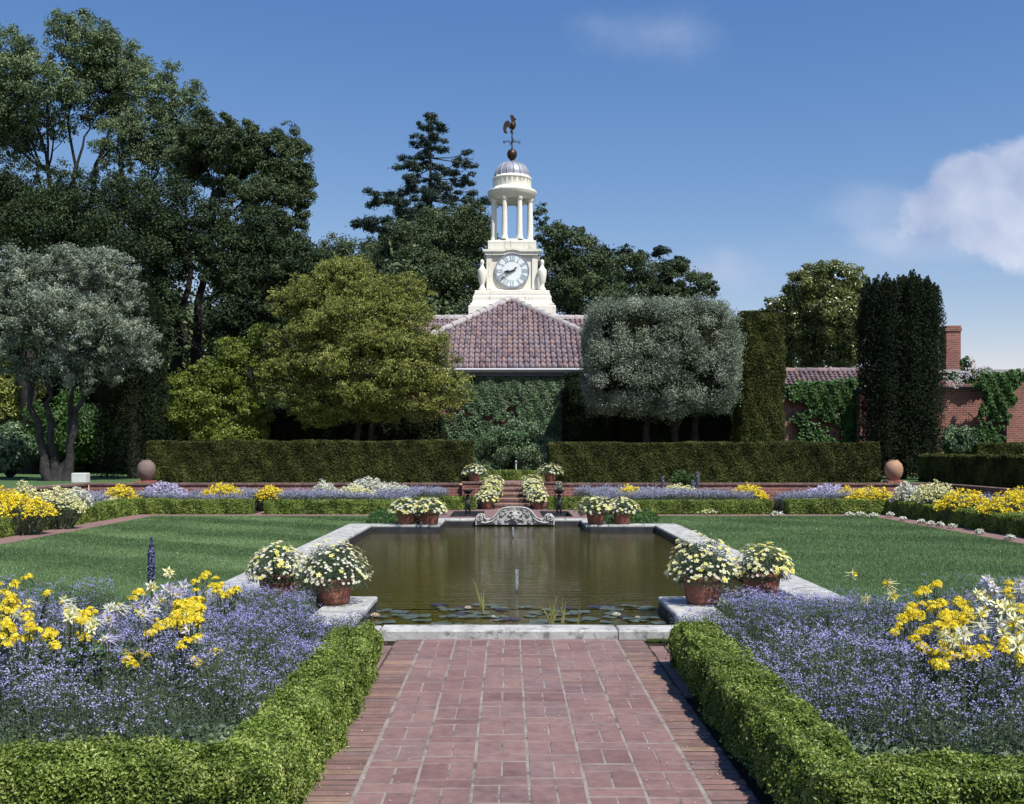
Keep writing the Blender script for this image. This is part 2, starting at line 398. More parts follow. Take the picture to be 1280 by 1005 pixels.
# water: murky olive body under a rippled reflecting face
m_water, nt_, b_, o_ = new_mat('pond_water')
nt_.links.new(ramp(nt_, noise(nt_, .35, 4, .6), [(.3, (.032, .027, .002)), (.7, (.050, .042, .003))]), b_.inputs['Base Color'])
b_.inputs['Roughness'].default_value = .02; b_.inputs['IOR'].default_value = 1.33; b_.inputs['Specular IOR Level'].default_value = .42
n1 = noise(nt_, 2.2, 5, .62, vscale=(1.0, 3.4, 1), dist=.6); n2 = noise(nt_, 14, 3, .5, vscale=(1, 2.2, 1))
ad = nt_.nodes.new('ShaderNodeMath'); ad.operation = 'MULTIPLY_ADD'; nt_.links.new(n2, ad.inputs[0]); ad.inputs[1].default_value = .3; nt_.links.new(n1, ad.inputs[2])
bump(nt_, b_, ad.outputs[0], .22, .03)

# ------------------------------------------------------------------ ground, terrace, path
GX, GY = 12.2, 31.2            # half width of the sunken garden and the line of its back retaining wall
PIX0, PIX1 = 1.47, 2.9         # inner half widths of the pool: ends, middle
POOL = [(-1.47, 9.39), (1.47, 9.39), (1.47, 11.25), (2.9, 11.25), (2.9, 22.0), (1.5, 22.0), (1.5, 23.8), (-1.5, 23.8), (-1.5, 22.0), (-2.9, 22.0), (-2.9, 11.25), (-1.47, 11.25)]
def quads_sheet(rects, z, name, mat, kind='structure'):
    g = Geo()
    for x0, y0, x1, y1 in rects: g.add([(x0, y0, z), (x1, y0, z), (x1, y1, z), (x0, y1, z)], [(0, 1, 2, 3)])
    return tag(g.build(name, mat), kind=kind)
quads_sheet([(-12.2, -12, -2.95, 31.25), (2.95, -12, 12.2, 31.25), (-2.95, -12, 2.95, 9.3), (-2.95, 9.3, -1.5, 11.2), (1.5, 9.3, 2.95, 11.2),
             (-2.95, 22.1, -1.55, 31.25), (1.55, 22.1, 2.95, 31.25), (-1.55, 23.9, 1.55, 24.7), (-1.55, 27.0, 1.55, 31.25), (-.68, 24.7, .68, 27), (1.4, 24.7, 1.55, 27), (-1.55, 24.7, -1.45, 27)], -.006, 'ground', m_soil)
m_terr = lawn_m()
quads_sheet([(-600, -300, -12.3, 900), (12.3, -300, 600, 900), (-12.3, 31.4, 12.3, 900), (-12.3, -300, 12.3, -12)], .64, 'terrace_lawn', m_terr)
g = Geo()
for s in (-1, 1): g.add([(s*3.35, 9.6, 0), (s*8.7, 9.6, 0), (s*8.7, 26.25, 0), (s*3.35, 26.25, 0)], [(0, 1, 2, 3) if s > 0 else (0, 3, 2, 1)])
for s in (-1, 1): g.add([(s*1.9, 22.3, -.001), (s*3.36, 22.3, -.001), (s*3.36, 26.25, -.001), (s*1.9, 26.25, -.001)], [(0, 1, 2, 3) if s > 0 else (0, 3, 2, 1)])
tag(g.build('lawn', m_lawn), kind='structure')
# grass blades: count falls with distance
n = 420000
yy_ = 9.6 + (26.2 - 9.6) * rng.random(n) ** 1.7
xx_ = (3.38 + (8.68 - 3.38) * rng.random(n)) * rng.choice([-1, 1], n)
stripe = np.sin((yy_ * .80 + xx_ * .60) * 2 * pi / 2.3)
stripe = np.where(xx_ < 0, np.tanh(stripe * 3), np.tanh(stripe * 3) * .25)
stripe = stripe * (.55 + .25 * lownoise(np.stack([xx_, yy_, xx_], 1), .7, 5)); D = np.stack([rng.normal(0, .34, n) + .28 * stripe, rng.normal(0, .34, n) + .50 * stripe, np.ones(n)], 1)
g = Geo(); g.blades(np.stack([xx_, yy_, np.zeros(n)], 1), D, (.018 + .016 * rng.random(n)) * (1 + (yy_ - 9.6) * .01), .005 + (yy_ - 9) * .0007,
                    rnd=np.clip(rng.random(n) * .8 + .1 + .14 * stripe, 0, 1))
q_ = np.stack([rng.uniform(3.5, 8.6, 260) * rng.choice([-1, 1, 1], 260), 9.8 + 15 * rng.random(260) ** 1.5, rng.uniform(.018, .03, 260)], 1)
g.leaves(q_, [0, 0, 1.], .017, .016, 1, k=.3)
tag(g.build('grass', [m_grassleaf, m_white]), kind='stuff')
# side paths and the cross path at the far end of the lawns
side = quads_sheet([(-9.32, 2, -8.7, 27.0), (8.7, 2, 9.32, 27.0), (-8.7, 26.25, -1.9, 26.9), (1.9, 26.25, 8.7, 26.9), (-6.5, 26.9, -6.25, 31), (6.55, 26.9, 6.85, 31), (-1.9, 27.0, 1.9, 29.6)], .004, 'garden_path', m_paver)

# front path: brick pairs and cross bricks between white joints, edging bricks laid on edge
g = Geo(); CW, half = .2687, .806
br = Geo()
for k in range(6):
    x0 = -half + k * CW; y = 2.6 + random.random() * .3; 
    while y < 9.05:
        wv = .0035
        for kind_ in (0, 1):
            L = .262 if kind_ == 0 else .125
            y1 = min(y + L, 9.095)
            if y1 - y < .03: y = y1 + .014; continue
            j = lambda: random.uniform(-.002, .002)
            dz = random.uniform(-.0013, .0013); r = random.random(); 
            gp = random.uniform(.008, .016)
            if kind_ == 0:
                xm = x0 + CW / 2 + random.uniform(-.012, .012)
                br.cbox((x0 + .008 + j(), y + j(), -.03), (xm - .005 + j(), y1 - gp + j(), .0115 + dz), .002, 0, r)
                br.cbox((xm + .005 + j(), y + j(), -.03), (x0 + CW - .007 + j(), y1 - gp + j(), .0115 - dz), .002, 0, min(1, max(0, r + random.uniform(-.4, .4))))
            else:
                br.cbox((x0 + .008 + j(), y + j(), -.03), (x0 + CW - .007 + j(), y1 - gp + j(), .0115 + dz), .002, 0, r)
            y = y1 + .004
for s in (-1, 1):
    y = 2.6
    while y < 9.06:
        wd = random.uniform(.056, .066); ln = random.uniform(.205, .225)
        a, b2 = (half + .012, half + .012 + ln)
        x0, x1 = (a, b2) if s > 0 else (-b2, -a)
        br.cbox((x0, y, -.03), (x1, min(y + wd, 9.095), .0095 + random.uniform(-.002, .003)), .004, 1, random.random())
        y += wd + random.uniform(.016, .022)
g2 = Geo(); g2.add([(-.82, 2.4, .0095), (.82, 2.4, .0095), (.82, 9.1, .0095), (-.82, 9.1, .0095)], [(0, 1, 2, 3)])
for s in (-1, 1): g2.add([(s*.82, 2.4, .006), (s*1.04, 2.4, .006), (s*1.04, 9.1, .006), (s*.82, 9.1, .006)], [(0, 1, 2, 3) if s > 0 else (0, 3, 2, 1)], 1)
g2.V += br.V
for (F, m, r, sm) in br.F: g2.F.append((F + g2.n, m + 2, r, sm))
g2.n += br.n
# fallen petals on the bricks
n = 150; q_ = np.stack([rng.uniform(-1.0, 1.0, n), 4.8 + 4.2 * rng.random(n), np.full(n, .018)], 1); q_[:, 0] = np.sign(q_[:, 0]) * np.abs(q_[:, 0]) ** .6
g2.leaves(q_, [0, 0, 1.], .010, .008, 4, k=.2)
# brick landing beyond the edging, to the foot of the hedges
for s in (-1, 1):
    y = 7.0
    while y < 8.7:
        for c in range(3): 
            x0 = 1.05 + c * .13; X = (x0, x0 + .12) if s > 0 else (-x0 - .12, -x0)
            g2.cbox((X[0], y, -.03), (X[1], y + .25, .004 + random.uniform(-.003, .003)), .003, 2, random.random())
        y += .262
tag(g2.build('brick_path', [m_mortar, m_mortar_dark, m_paver, m_edge, m_petal]), kind='structure')
# moss and fine grass along the left edging and under the coping
n = 9000
t = rng.random(n); x = -1.04 - .10 * rng.random(n) ** 1.4 + rng.normal(0, .012, n) + .02; y = 4.4 + 3.3 * t
P = np.stack([x, y, np.zeros(n)], 1); 
n2_ = 2500; P2 = np.stack([1.06 + .32 * rng.random(n2_), 9.0 + .08 * rng.random(n2_), np.zeros(n2_)], 1)
P = np.concatenate([P, P2]); n = len(P)
g = Geo(); g.blades(P, np.stack([rng.normal(0, .5, n), rng.normal(0, .5, n), np.ones(n)], 1), .012 + .02 * rng.random(n), .006)
tag(g.build('moss', m_moss), kind='stuff')

# ------------------------------------------------------------------ pool: coping stones, walls, water
quads_sheet([(-1.47, 9.39, 1.47, 11.3), (-2.9, 11.25, 2.9, 22.0), (-1.5, 22.0, 1.5, 23.8)], -.06, 'water', m_water)
g = Geo()
for i in range(len(POOL)):
    a, b2 = POOL[i], POOL[(i + 1) % len(POOL)]
    g.add([(a[0], a[1], -.5), (b2[0], b2[1], -.5), (b2[0], b2[1], .04), (a[0], a[1], .04)], [(0, 1, 2, 3)])
tag(g.build('pool_wall', m_wet), kind='structure')
def coping(x0, y0, x1, y1, z=.08, L=1.2, along='x', lift=0, cuts=None, zb=.035):
    g = Geo()
    a0, a1 = (x0, x1) if along == 'x' else (y0, y1)
    cs = cuts or [a0 + (a1 - a0) * i / max(1, round((a1 - a0) / L)) for i in range(max(1, round((a1 - a0) / L)) + 1)]
    for i, (p, q) in enumerate(zip(cs[:-1], cs[1:])):
        dz = random.uniform(-.002, .002) + (.006 if lift and i == 1 else 0); gp = .004
        c0 = (p + gp, y0, zb) if along == 'x' else (x0, p + gp, zb)
        c1 = (q - gp, y1, z + dz) if along == 'x' else (x1, q - gp, z + dz)
        g.cbox(c0, c1, .012, 0, .5)
    g.box((x0 + .013, y0 + .013, -.3), (x1 - .013, y1 - .013, z - .012), 1)
    return g
cg = Geo()
def addg(dst, src):
    dst.V += src.V
    for (F, m, r, sm) in src.F: dst.F.append((F + dst.n, m, r, sm))
    dst.n += src.n
addg(cg, coping(-1.9, 9.1, 1.9, 9.40, cuts=[-1.9, -1.19, .83, 1.9], lift=1, zb=-.12))
for s in (-1, 1):
    X = lambda a, b: (a, b) if s > 0 else (-b, -a)
    x0, x1 = X(1.46, 1.92); addg(cg, coping(x0, 9.405, x1, 11.26, along='y', L=.95))
    x0, x1 = X(1.925, 3.4); addg(cg, coping(x0, 10.86, x1, 11.26, L=.75))
    x0, x1 = X(2.89, 3.4); addg(cg, coping(x0, 11.265, x1, 22.0, along='y', L=1.3))
    x0, x1 = X(1.96, 3.4); addg(cg, coping(x0, 22.005, x1, 22.45, L=.75))
    x0, x1 = X(1.49, 1.95); addg(cg, coping(x0, 22.005, x1, 23.8, along='y', L=.9))
addg(cg, coping(-1.95, 23.805, 1.95, 24.28, L=.8))
tag(cg.build('pool_coping', [m_stone, m_mortar_dark]), kind='structure')
# raised brick paving round the two small basins
bp = Geo()
def brickfield(x0, y0, x1, y1, z, g, w=.10, l=.205):
    r = 0; y = y0
    while y < y1 - .02:
        x = x0 - (l / 2 if r % 2 else 0)
        while x < x1 - .01:
            a, b2 = max(x, x0), min(x + l - .008, x1)
            if b2 - a > .02: g.cbox((a, y, z - .05), (b2, min(y + w - .008, y1), z + random.uniform(-.002, .002)), .003, 0, random.random())
            x += l
        y += w; r += 1
for a in [(-1.95, 24.29, 1.95, 24.7), (-1.95, 24.71, -1.45, 27.0), (-.68, 24.71, .68, 27.0), (1.4, 24.71, 1.95, 27.0), (-1.95, 27.01, 1.95, 27.5)]:
    brickfield(*a, .085, bp); bp.box((a[0], a[1], -.1), (a[2], a[3], .076), 1)
tag(bp.build('basin_paving', [m_paver, m_mortar]), kind='structure')
g = Geo()
for x0, x1 in ((-1.45, -.68), (.68, 1.4)):
    for c0, c1 in (((x0 - .001, 24.7), (x0 + .02, 27)), ((x1 - .02, 24.7), (x1 + .001, 27)), ((x0 + .02, 24.7), (x1 - .02, 24.72)), ((x0 + .02, 26.98), (x1 - .02, 27))):
        g.box((c0[0], c0[1], -.3), (c1[0], c1[1], .083))
tag(g.build('basin_wall', m_wet), kind='structure')
quads_sheet([(-1.43, 24.72, -.70, 26.98), (.70, 24.72, 1.38, 26.98)], -.03, 'basin_water', m_water)

# ------------------------------------------------------------------ retaining walls, steps and piers
def thin_wall(name, label, x0, y0, x1, y1, z1, along):
    t = thing(name, label, 'wall', ((x0 + x1) / 2, (y0 + y1) / 2, 0))
    g = Geo(); g.box((x0, y0, -.05), (x1, y1, z1 - .06)); g.build('brickwork', m_wallbrick, t, (-(x0 + x1) / 2, -(y0 + y1) / 2, 0))
    g = Geo()
    a, b2 = (x0, x1) if along == 'x' else (y0, y1)
    n = int((b2 - a) / .085)
    for i in range(n):
        p = a + i * .085
        if along == 'x': g.cbox((p, y0 - .03, z1 - .06), (p + .077, y1 + .01, z1 + random.uniform(-.003, .003)), .005, 0, random.random())
        else: g.cbox((x0 - .03, p, z1 - .06), (x1 + .03, p + .077, z1 + random.uniform(-.003, .003)), .005, 0, random.random())
    g.build('coping', m_edge, t, (-(x0 + x1) / 2, -(y0 + y1) / 2, 0))
thin_wall('retaining_wall', 'low brick retaining wall left of the flower-lined steps, under the long clipped hedge', -12.2, 31.2, -1.42, 31.45, .66, 'x')
thin_wall('retaining_wall', 'low brick retaining wall right of the flower-lined steps, under the long clipped hedge', 1.42, 31.2, 12.2, 31.45, .66, 'x')
thin_wall('retaining_wall', 'low brick retaining wall along the left side bed below the grey olive tree', -12.45, 12, -12.2, 31.15, .66, 'y')
thin_wall('retaining_wall', 'low brick retaining wall along the right side bed, below the dark shaded hedge', 12.2, 12, 12.45, 31.15, .66, 'y')
for s, sd_ in ((-1, 'left'), (1, 'right')):
    t = thing('brick_pier', f'square brick pier with a potted white plant on top at the {sd_} of the steps', 'pier', (s*1.14, 31.2, 0))
    g = Geo(); g.box((-.28, -.12, -.05), (.28, .45, .64)); g.build('brickwork', m_wallbrick, t)
    g = Geo(); brickfield(-.31, -.15, .31, .48, .70, g, .075, .21); g.box((-.30, -.14, .645), (.30, .47, .69), 1); g.build('cap', [m_edge, m_mortar_dark], t)
st = thing('garden_steps', 'flight of five narrow brick steps rising between rows of potted flowers', 'steps', (0, 29.6, 0))
for k in range(5):
    y0 = .42 * k; z1 = .13 * (k + 1); g = Geo()
    y1 = y0 + .42 if k < 4 else 2.3
    g.box((-.85, y0 + .03, z1 - .13), (.85, y1 + .03, z1 - .03), 1)
    x = -.85
    while x < .83:
        g.cbox((x, y0, z1 - .062), (min(x + .066, .85), y0 + .215, z1 + random.uniform(-.002, .002)), .006, 0, random.random())
        g.cbox((x, y0 + .012, z1 - .128), (min(x + .066, .85), y0 + .1, z1 - .072), .006, 0, random.random())
        g.cbox((x, y0 + .223, z1 - .06), (min(x + .066, .85), y1 + .04, z1 - .004), .004, 0, random.random()); x += .075
    g.build('step', [m_edge, m_mortar_dark], st)
quads_sheet([(-3.0, 31.9, 3.0, 38)], .648, 'upper_path', m_paver)
# ------------------------------------------------------------------ hedges
def offset_poly(P, d):
    """inset a CCW polygon by d"""
    P = np.array(P, dtype=float); n = len(P); out = []
    for i in range(n):
        a, b2, c = P[i - 1], P[i], P[(i + 1) % n]
        e1 = unit(b2 - a); e2 = unit(c - b2)
        n1 = np.array([-e1[1], e1[0]]); n2 = np.array([-e2[1], e2[0]])
        out.append(b2 + (n1 + n2) * d / (1 + n1 @ n2))
    return np.array(out)
def inside(P, X, Y):
    P = np.array(P); c = np.zeros(len(X), bool)
    for i in range(len(P)):
        x1, y1 = P[i - 1]; x2, y2 = P[i]
        k = ((y1 > Y) != (y2 > Y)); c ^= k & (X < (x2 - x1) * (Y - y1) / (y2 - y1 + 1e-12) + x1)
    return c
def fill_poly(P, n):
    P = np.array(P); lo, hi = P.min(0), P.max(0)
    bx = (hi - lo).prod(); out = np.zeros((0, 2))
    while len(out) < n:
        q = lo + (hi - lo) * rng.random((int(n * 1.6) + 10, 2)); out = np.concatenate([out, q[inside(P, q[:, 0], q[:, 1])]])
    return out[:n]
def area(P):
    P = np.array(P); return .5 * abs(np.dot(P[:, 0], np.roll(P[:, 1], -1)) - np.dot(P[:, 1], np.roll(P[:, 0], -1)))
def roundc(P, idx, r, n=4):
    """round some corners of the polygon"""
    P = [np.array(p, float) for p in P]; out = []
    for i, p in enumerate(P):
        if i in idx:
            a = p + unit(P[i - 1] - p) * r; b2 = p + unit(P[(i + 1) % len(P)] - p) * r
            for t in np.linspace(0, 1, n + 1): out.append((1 - t) ** 2 * a + 2 * t * (1 - t) * p + t * t * b2)
        else: out.append(p)
    return np.array(out)
def hedge(name, label, poly, z0, z1, mat, L=.02, cov=4, amp=.012, rad=.05, thick=.05, group=None, top_cov=None, k=.75, nf=3., skip=None, cat='hedge', rz_amp=None, sprig=.03):
    poly = np.array(poly, float); c = poly.mean(0); O = np.array([c[0], c[1], z0])
    lf = L * L * .5 * .5; g = Geo()
    core = offset_poly(poly, thick * .9 + amp)
    g.prism([tuple(p) for p in core], z0 - .02, z1 - thick * .9 - amp * .6, 1, axis='z')
    Ps, Ns = [], []
    for i in range(len(poly)):
        a, b2 = poly[i], poly[(i + 1) % len(poly)]
        if skip and i in skip: continue
        ln = np.linalg.norm(b2 - a); e = (b2 - a) / ln; nn = np.array([e[1], -e[0]])
        n = int(ln * (z1 - z0) * cov / lf); t = rng.random(n); z = z0 + (z1 - z0) * rng.random(n) ** .9
        off = np.where(z > z1 - rad, -rad * (1 - np.sqrt(np.clip(1 - ((z - (z1 - rad)) / rad) ** 2, 0, 1))), 0)
        p3 = np.stack([a[0] + e[0] * ln * t, a[1] + e[1] * ln * t, z], 1)
        off = off + amp * lownoise(p3, nf, 3) + amp * .6 * lownoise(p3, nf * 3.3, 4)
        off -= thick * rng.random(n) ** 1.6; off += sprig * (rng.random(n) < .04) * rng.random(n)
        p3[:, 0] += nn[0] * off; p3[:, 1] += nn[1] * off
        Ps.append(p3); Ns.append(np.tile([nn[0], nn[1], .35], (n, 1)))
    tp = offset_poly(poly, rad * .35); n = int(area(tp) * (top_cov or cov) / lf); q = fill_poly(tp, n)
    p3 = np.stack([q[:, 0], q[:, 1], np.full(n, z1)], 1)
    p3[:, 2] += (rz_amp or amp) * lownoise(p3, nf, 3) + amp * .5 * lownoise(p3, nf * 3, 5) - thick * rng.random(n) ** 1.6 + sprig * (rng.random(n) < .05) * rng.random(n)
    Ps.append(p3); Ns.append(np.tile([0, 0, 1.], (n, 1)))
    P = np.concatenate(Ps); N = np.concatenate(Ns)
    r = np.clip(.5 + .22 * lownoise(P, 9 / max(L * 40, 1), 8) + rng.normal(0, .22, len(P)), 0, 1)
    g.leaves(P, N, L, L * .55, 0, r, k=k)
    o = g.build(name, [mat, m_core], origin=O)
    return tag(o, label, cat, group)

NB = 'low clipped box hedges edging the flower beds'
def mir(P): return [(-x, y) for x, y in P][::-1]
LH = roundc([(-3.8, 4.33), (-1.025, 4.33), (-1.025, 7.78), (-1.34, 7.78), (-1.34, 4.72), (-3.8, 4.72)], (1, 2, 3), .10)
hedge('box_hedge', 'bright box hedge along the left of the brick path, turning before the left flowers', LH, 0, .33, m_box, .020, 4.2, .030, .055, .06, NB, nf=4.2, sprig=.045)
RH = roundc([(1.10, 8.02), (1.10, 4.18), (3.8, 4.18), (3.8, 4.56), (1.41, 4.56), (1.41, 8.02)], (0, 1, 5), .10)
hedge('box_hedge', 'bright box hedge along the right of the brick path, shading its edging bricks', RH, 0, .33, m_box, .020, 4.2, .030, .055, .06, NB, nf=4.2, sprig=.045)
def rect(x0, y0, x1, y1): return [(x0, y0), (x1, y0), (x1, y1), (x0, y1)]
hk = dict(L=.045, cov=3.5, amp=.02, rad=.06, thick=.06, group=NB, nf=1.6)
hedge('box_hedge', 'long low box hedge running away along the left side path', rect(-9.78, 12, -9.34, 27.5), 0, .37, m_box, **hk)
hedge('box_hedge', 'long low box hedge running along the right side path with white flowers at its foot', rect(9.34, 12, 9.78, 27.5), 0, .37, m_box, **hk)
hedge('box_hedge', 'low box hedge across the far left corner of the lawn, left of the brick gap', rect(-9.3, 26.95, -6.55, 27.4), 0, .36, m_box, **hk)
hedge('box_hedge', 'low box hedge behind the left lawn, ending beside the pots', rect(-6.2, 26.95, -2.75, 27.4), 0, .34, m_box, **hk)
hedge('box_hedge', 'low box hedge across the far right corner of the lawn, right of the brick gap', rect(6.9, 26.95, 9.3, 27.4), 0, .36, m_box, **hk)
hedge('box_hedge', 'low box hedge behind the right lawn, ending beside the pots', rect(2.75, 26.95, 6.5, 27.4), 0, .34, m_box, **hk)
hedge('box_hedge', 'short low box hedge behind the left bronze figure at the foot of the steps', rect(-2.7, 28.4, -.95, 28.85), 0, .36, m_box, **hk)
hedge('box_hedge', 'short low box hedge behind the right bronze figure at the foot of the steps', rect(.95, 28.4, 2.7, 28.85), 0, .36, m_box, **hk)
hedge('box_hedge', 'small green box hedge closing the top of the brick steps', rect(-1.1, 34.2, 1.2, 34.7), .64, .95, m_box, **hk)
YG = 'tall clipped yew hedges behind the garden'
yk = dict(L=.055, cov=3.6, amp=.036, rad=.04, thick=.07, group=YG, nf=1.1, k=.9)
hedge('yew_hedge', 'long square clipped yew hedge left of the steps, from grey jar to ivy', rect(-10.75, 31.8, -1.12, 32.8), .64, 1.87, m_yewhedge, **yk)
hedge('yew_hedge', 'long square clipped yew hedge right of the steps, from ivy to round jar', rect(1.12, 31.8, 10.85, 32.8), .64, 1.82, m_yewhedge, **yk)
hedge('yew_hedge', 'dark shaded yew hedge running along the right side towards the viewer', rect(12.7, 14, 13.8, 33.6), .64, 1.46, m_yewhedge, **yk)
hedge('yew_hedge', 'short yew hedge top showing under the climber near the brick wall at far right', rect(16.2, 37.5, 24, 38.6), .64, 1.84, m_yewhedge, **yk)
# clipped square column
hedge('clipped_yew_column', 'tall square yew column with golden brown top beside the silvery clipped olive', roundc(rect(7.92, 37.2, 9.50, 38.8), (0, 1, 2, 3), .35), .64, 6.45, m_yewhedge, L=.065, cov=3.4, amp=.06, rad=.42, thick=.08, nf=.9, k=.9, cat='yew')
hedge('shade_fill_hedge', 'added black green hedge, shade put into its colour, behind the silvery clipped olive', roundc(rect(4.1, 40.2, 9.6, 41.3), (0, 1), .3), .64, 4.0, m_yew, L=.08, cov=3, amp=.12, rad=.3, thick=.12, nf=.7, k=1)  # dark hedge added to stand in for the olive's shade on the wall
hedge('shade_fill_hedge', 'added dark yew standing for shade by the right end of the ivy covered wall', roundc(rect(2.05, 40.3, 4.0, 41.4), (0, 1), .4), .64, 4.55, m_yew, L=.08, cov=3, amp=.14, rad=.5, thick=.12, nf=.7, k=1)  # yew added in place of the shaded gap beside the ivy
hedge('shade_fill_shrubs', 'added near black shrubs standing for the shade under the broad bronze green tree', roundc(rect(-9.6, 40.4, -2.7, 41.5), (0, 1), .4), .64, 3.2, m_yew, L=.09, cov=2.6, amp=.3, rad=.5, thick=.2, nf=.6, k=1, cat='shrubs')  # black shrubs added for the darkness beneath the tree crown

# ------------------------------------------------------------------ pots and jars
def pot_mesh(r=.195, h=.30):
    g = Geo()
    g.lathe([(r*.10, 0), (r*.74, 0), (r*.79, h*.1), (r*.93, h*.80), (r*.93, h*.81), (r*1.02, h*.82), (r*1.03, h*.99), (r*1.0, h), (r*.93, h), (r*.90, h*.9), (0.001, h*.88)], seg=28)
    for q in (.28, .55): g.lathe([(r*(.79+.14*q), h*(q)), (r*(.815+.14*q), h*(q+.012)), (r*(.80+.145*q), h*(q+.03))], seg=28)
    return g
def daisy(g, c, n, r, mat_p, mat_c, np_=9, cup=.15):
    """one flower head at c facing n"""
    n = unit(n); a = unit(np.cross(n, [0.3, .5, .8])); b2 = np.cross(n, a)
    ph = random.random() * 6
    V, F = [], []
    for i in range(np_):
        t = ph + i * 2 * pi / np_; d = a * cos(t) + b2 * sin(t); s_ = np.cross(n, d); w_ = r * 2.1 / np_ * 1.35
        k = len(V)
        V += [c + d * r * .15, c + d * r * .62 + s_ * w_ * .62 + n * r * cup, c + d * r + n * r * cup * 1.2, c + d * r * .62 - s_ * w_ * .62 + n * r * cup]
        F.append((k, k + 1, k + 2, k + 3))
    g.add(V, F, mat_p, random.random())
    t = np.arange(6) * pi / 3
    V = [c + (a * cos(q) + b2 * sin(q)) * r * .28 + n * r * .10 for q in t] + [c + n * r * .22]
    g.add(V, [(i, (i + 1) % 6, 6) for i in range(6)], mat_c, random.random())
_daisy = Geo(); daisy(_daisy, np.zeros(3), (0, 0, 1), .017, 0, 1, 10); ME_DAISY = _daisy.mesh('daisy', [m_white, m_yel])
_daisy = Geo(); daisy(_daisy, np.zeros(3), (0, 0, 1), .017, 0, 1, 10); ME_DAISY_CREAM = _daisy.mesh('daisy', [m_cream, m_lemon])
_p = Geo(); daisy(_p, np.zeros(3), (0, 0, 1), .030, 0, 1, 5, .25); daisy(_p, np.array([.0, 0, .006]), (0, .1, 1), .019, 0, 1, 5, .3); ME_PANSY = _p.mesh('pansy', [m_cream, m_lemon])
_p = Geo(); daisy(_p, np.zeros(3), (0, 0, 1), .032, 0, 1, 5, .25); daisy(_p, np.array([.0, 0, .006]), (0, .1, 1), .021, 0, 1, 5, .3); ME_PANSY_Y = _p.mesh('pansy', [m_lemon, m_yel])

def dome_points(n, rx, ry, h, zc=0, lo=-.15):
    u = rng.normal(0, 1, (n * 3 + 40, 3)); u = unit(u); u = u[u[:, 2] > lo][:n]
    return u * np.array([rx, ry, h]) + np.array([0, 0, zc]), unit(u / np.array([rx, ry, h]))
def potted(label, loc, r=.195, h=.30, R=.33, H=.30, near=True, white=.8, yel=.1, dens=1.0, group=None, pot_mat=None, rz=None, squash=1.):
    t = thing('potted_flowers', label, 'potted flowers', loc, random.random() * 6 if rz is None else rz, group)
    pot_mesh(r, h).build('pot', pot_mat or m_terra, t)
    g = Geo(); n = int((5200 if near else 1300) * dens)
    u, nn = dome_points(n, R * .93, R * .93 * squash, H * .93, 0, -.35); u *= (rng.random((len(u), 1)) ** .33)
    u *= (1 + .12 * lownoise(u, 9, int(random.random() * 99)))[:, None]
    u[:, 2] += h * 1.0
    keep = (np.hypot(u[:, 0], u[:, 1]) > r * .9) | (u[:, 2] > h * .95); u = u[keep]; nn = nn[keep]
    Ls = .022 if near else .045
    g.leaves(u, nn + [0, 0, .3], Ls, Ls * .45, 0, k=.9)
    for i in range(40 if near else 12):
        e, _ = dome_points(1, R * .8, R * .8, H * .8); g.tube([(0, 0, h * .9), e[0] * .5 + [0, 0, h], e[0] + [0, 0, h]], [.004, .003, .002], 3, 1)
    g.build('foliage', [m_fern, m_stem], t)
    nf = int((330 if near else 170) * dens)
    u, nn = dome_points(nf, R, R * squash, H, 0, -.08)
    u *= (1 + .10 * lownoise(u, 9, 5) + .07 * rng.random(len(u)))[:, None]
    st = Geo()
    for i in range(len(u)):
        c = u[i] + [0, 0, h]; v = random.random(); n_ = nn[i] + np.array([0, 0, .6]) + rng.normal(0, .25, 3)
        q = Vector(unit(n_)).to_track_quat('Z', 'Y').to_euler()
        me = ME_DAISY if v < white else (ME_PANSY_Y if v > 1 - yel else (ME_DAISY_CREAM if random.random() < .5 else ME_PANSY))
        if near and i < 95: child(me, 'blossom', t, c, q, random.uniform(.8, 1.15))
        else:
            rr = .017 if v < white else .028
            mp = 0 if v < white else (3 if v > 1 - yel else 2)
            if near: daisy(st, c, n_, rr * random.uniform(.8, 1.15), mp, 1, 9 if mp == 0 else 5)
            else: daisy(st, c, n_, (.031 if mp == 0 else .038) * random.uniform(.8, 1.2), mp, 1, 5)
    tag(st.build('small_blossoms', [m_white, m_lemon, m_cream, m_lemon], t), kind='stuff')
    return t
PG = 'terracotta pots of white and yellow flowers round the pool'
potted('pot of daisies and yellow pansies on the near right pool corner, nearest the water', (1.83, 10.72, .082), .205, .285, .345, .37, True, .62, .07, 1.15, PG)
potted('smaller pot of cream pansies on the near right pool corner, further from the water', (2.50, 11.08, .082), .205, .275, .30, .27, True, .30, .13, .9, PG)
potted('pot thick with white daisies on the near left pool corner, nearest the water', (-1.84, 10.72, .082), .21, .255, .36, .34, True, .84, .04, 1.35, PG)
potted('pot of pale daisies on the near left pool corner, further from the water', (-2.47, 11.08, .082), .20, .26, .31, .29, True, .68, .12, 1.1, PG)
for x, y, l, s_ in ((-2.20, 22.25, 'leftmost pot of cream flowers on the far left corner of the pool', 1), (-1.70, 22.2, 'pot of cream flowers nearest the carved mask on the far left corner of the pool', 1.0),
                (-1.95, 22.95, 'pot of cream flowers half hidden behind two others left of the carved mask', .95), (1.70, 22.22, 'pot of white flowers nearest the carved mask on the far right corner of the pool', 1.1),
                (2.25, 22.3, 'rightmost pot of white flowers on the far right corner of the pool', 1.0)):
    potted(l, (x, y, .082 if y < 22.5 else 0), .20, .27, .36 * s_, .26 * s_, False, .45, .12, 1.0, PG)
SG = 'potted white flowers lining the steps'
nm = ['first', 'second', 'third', 'fourth']
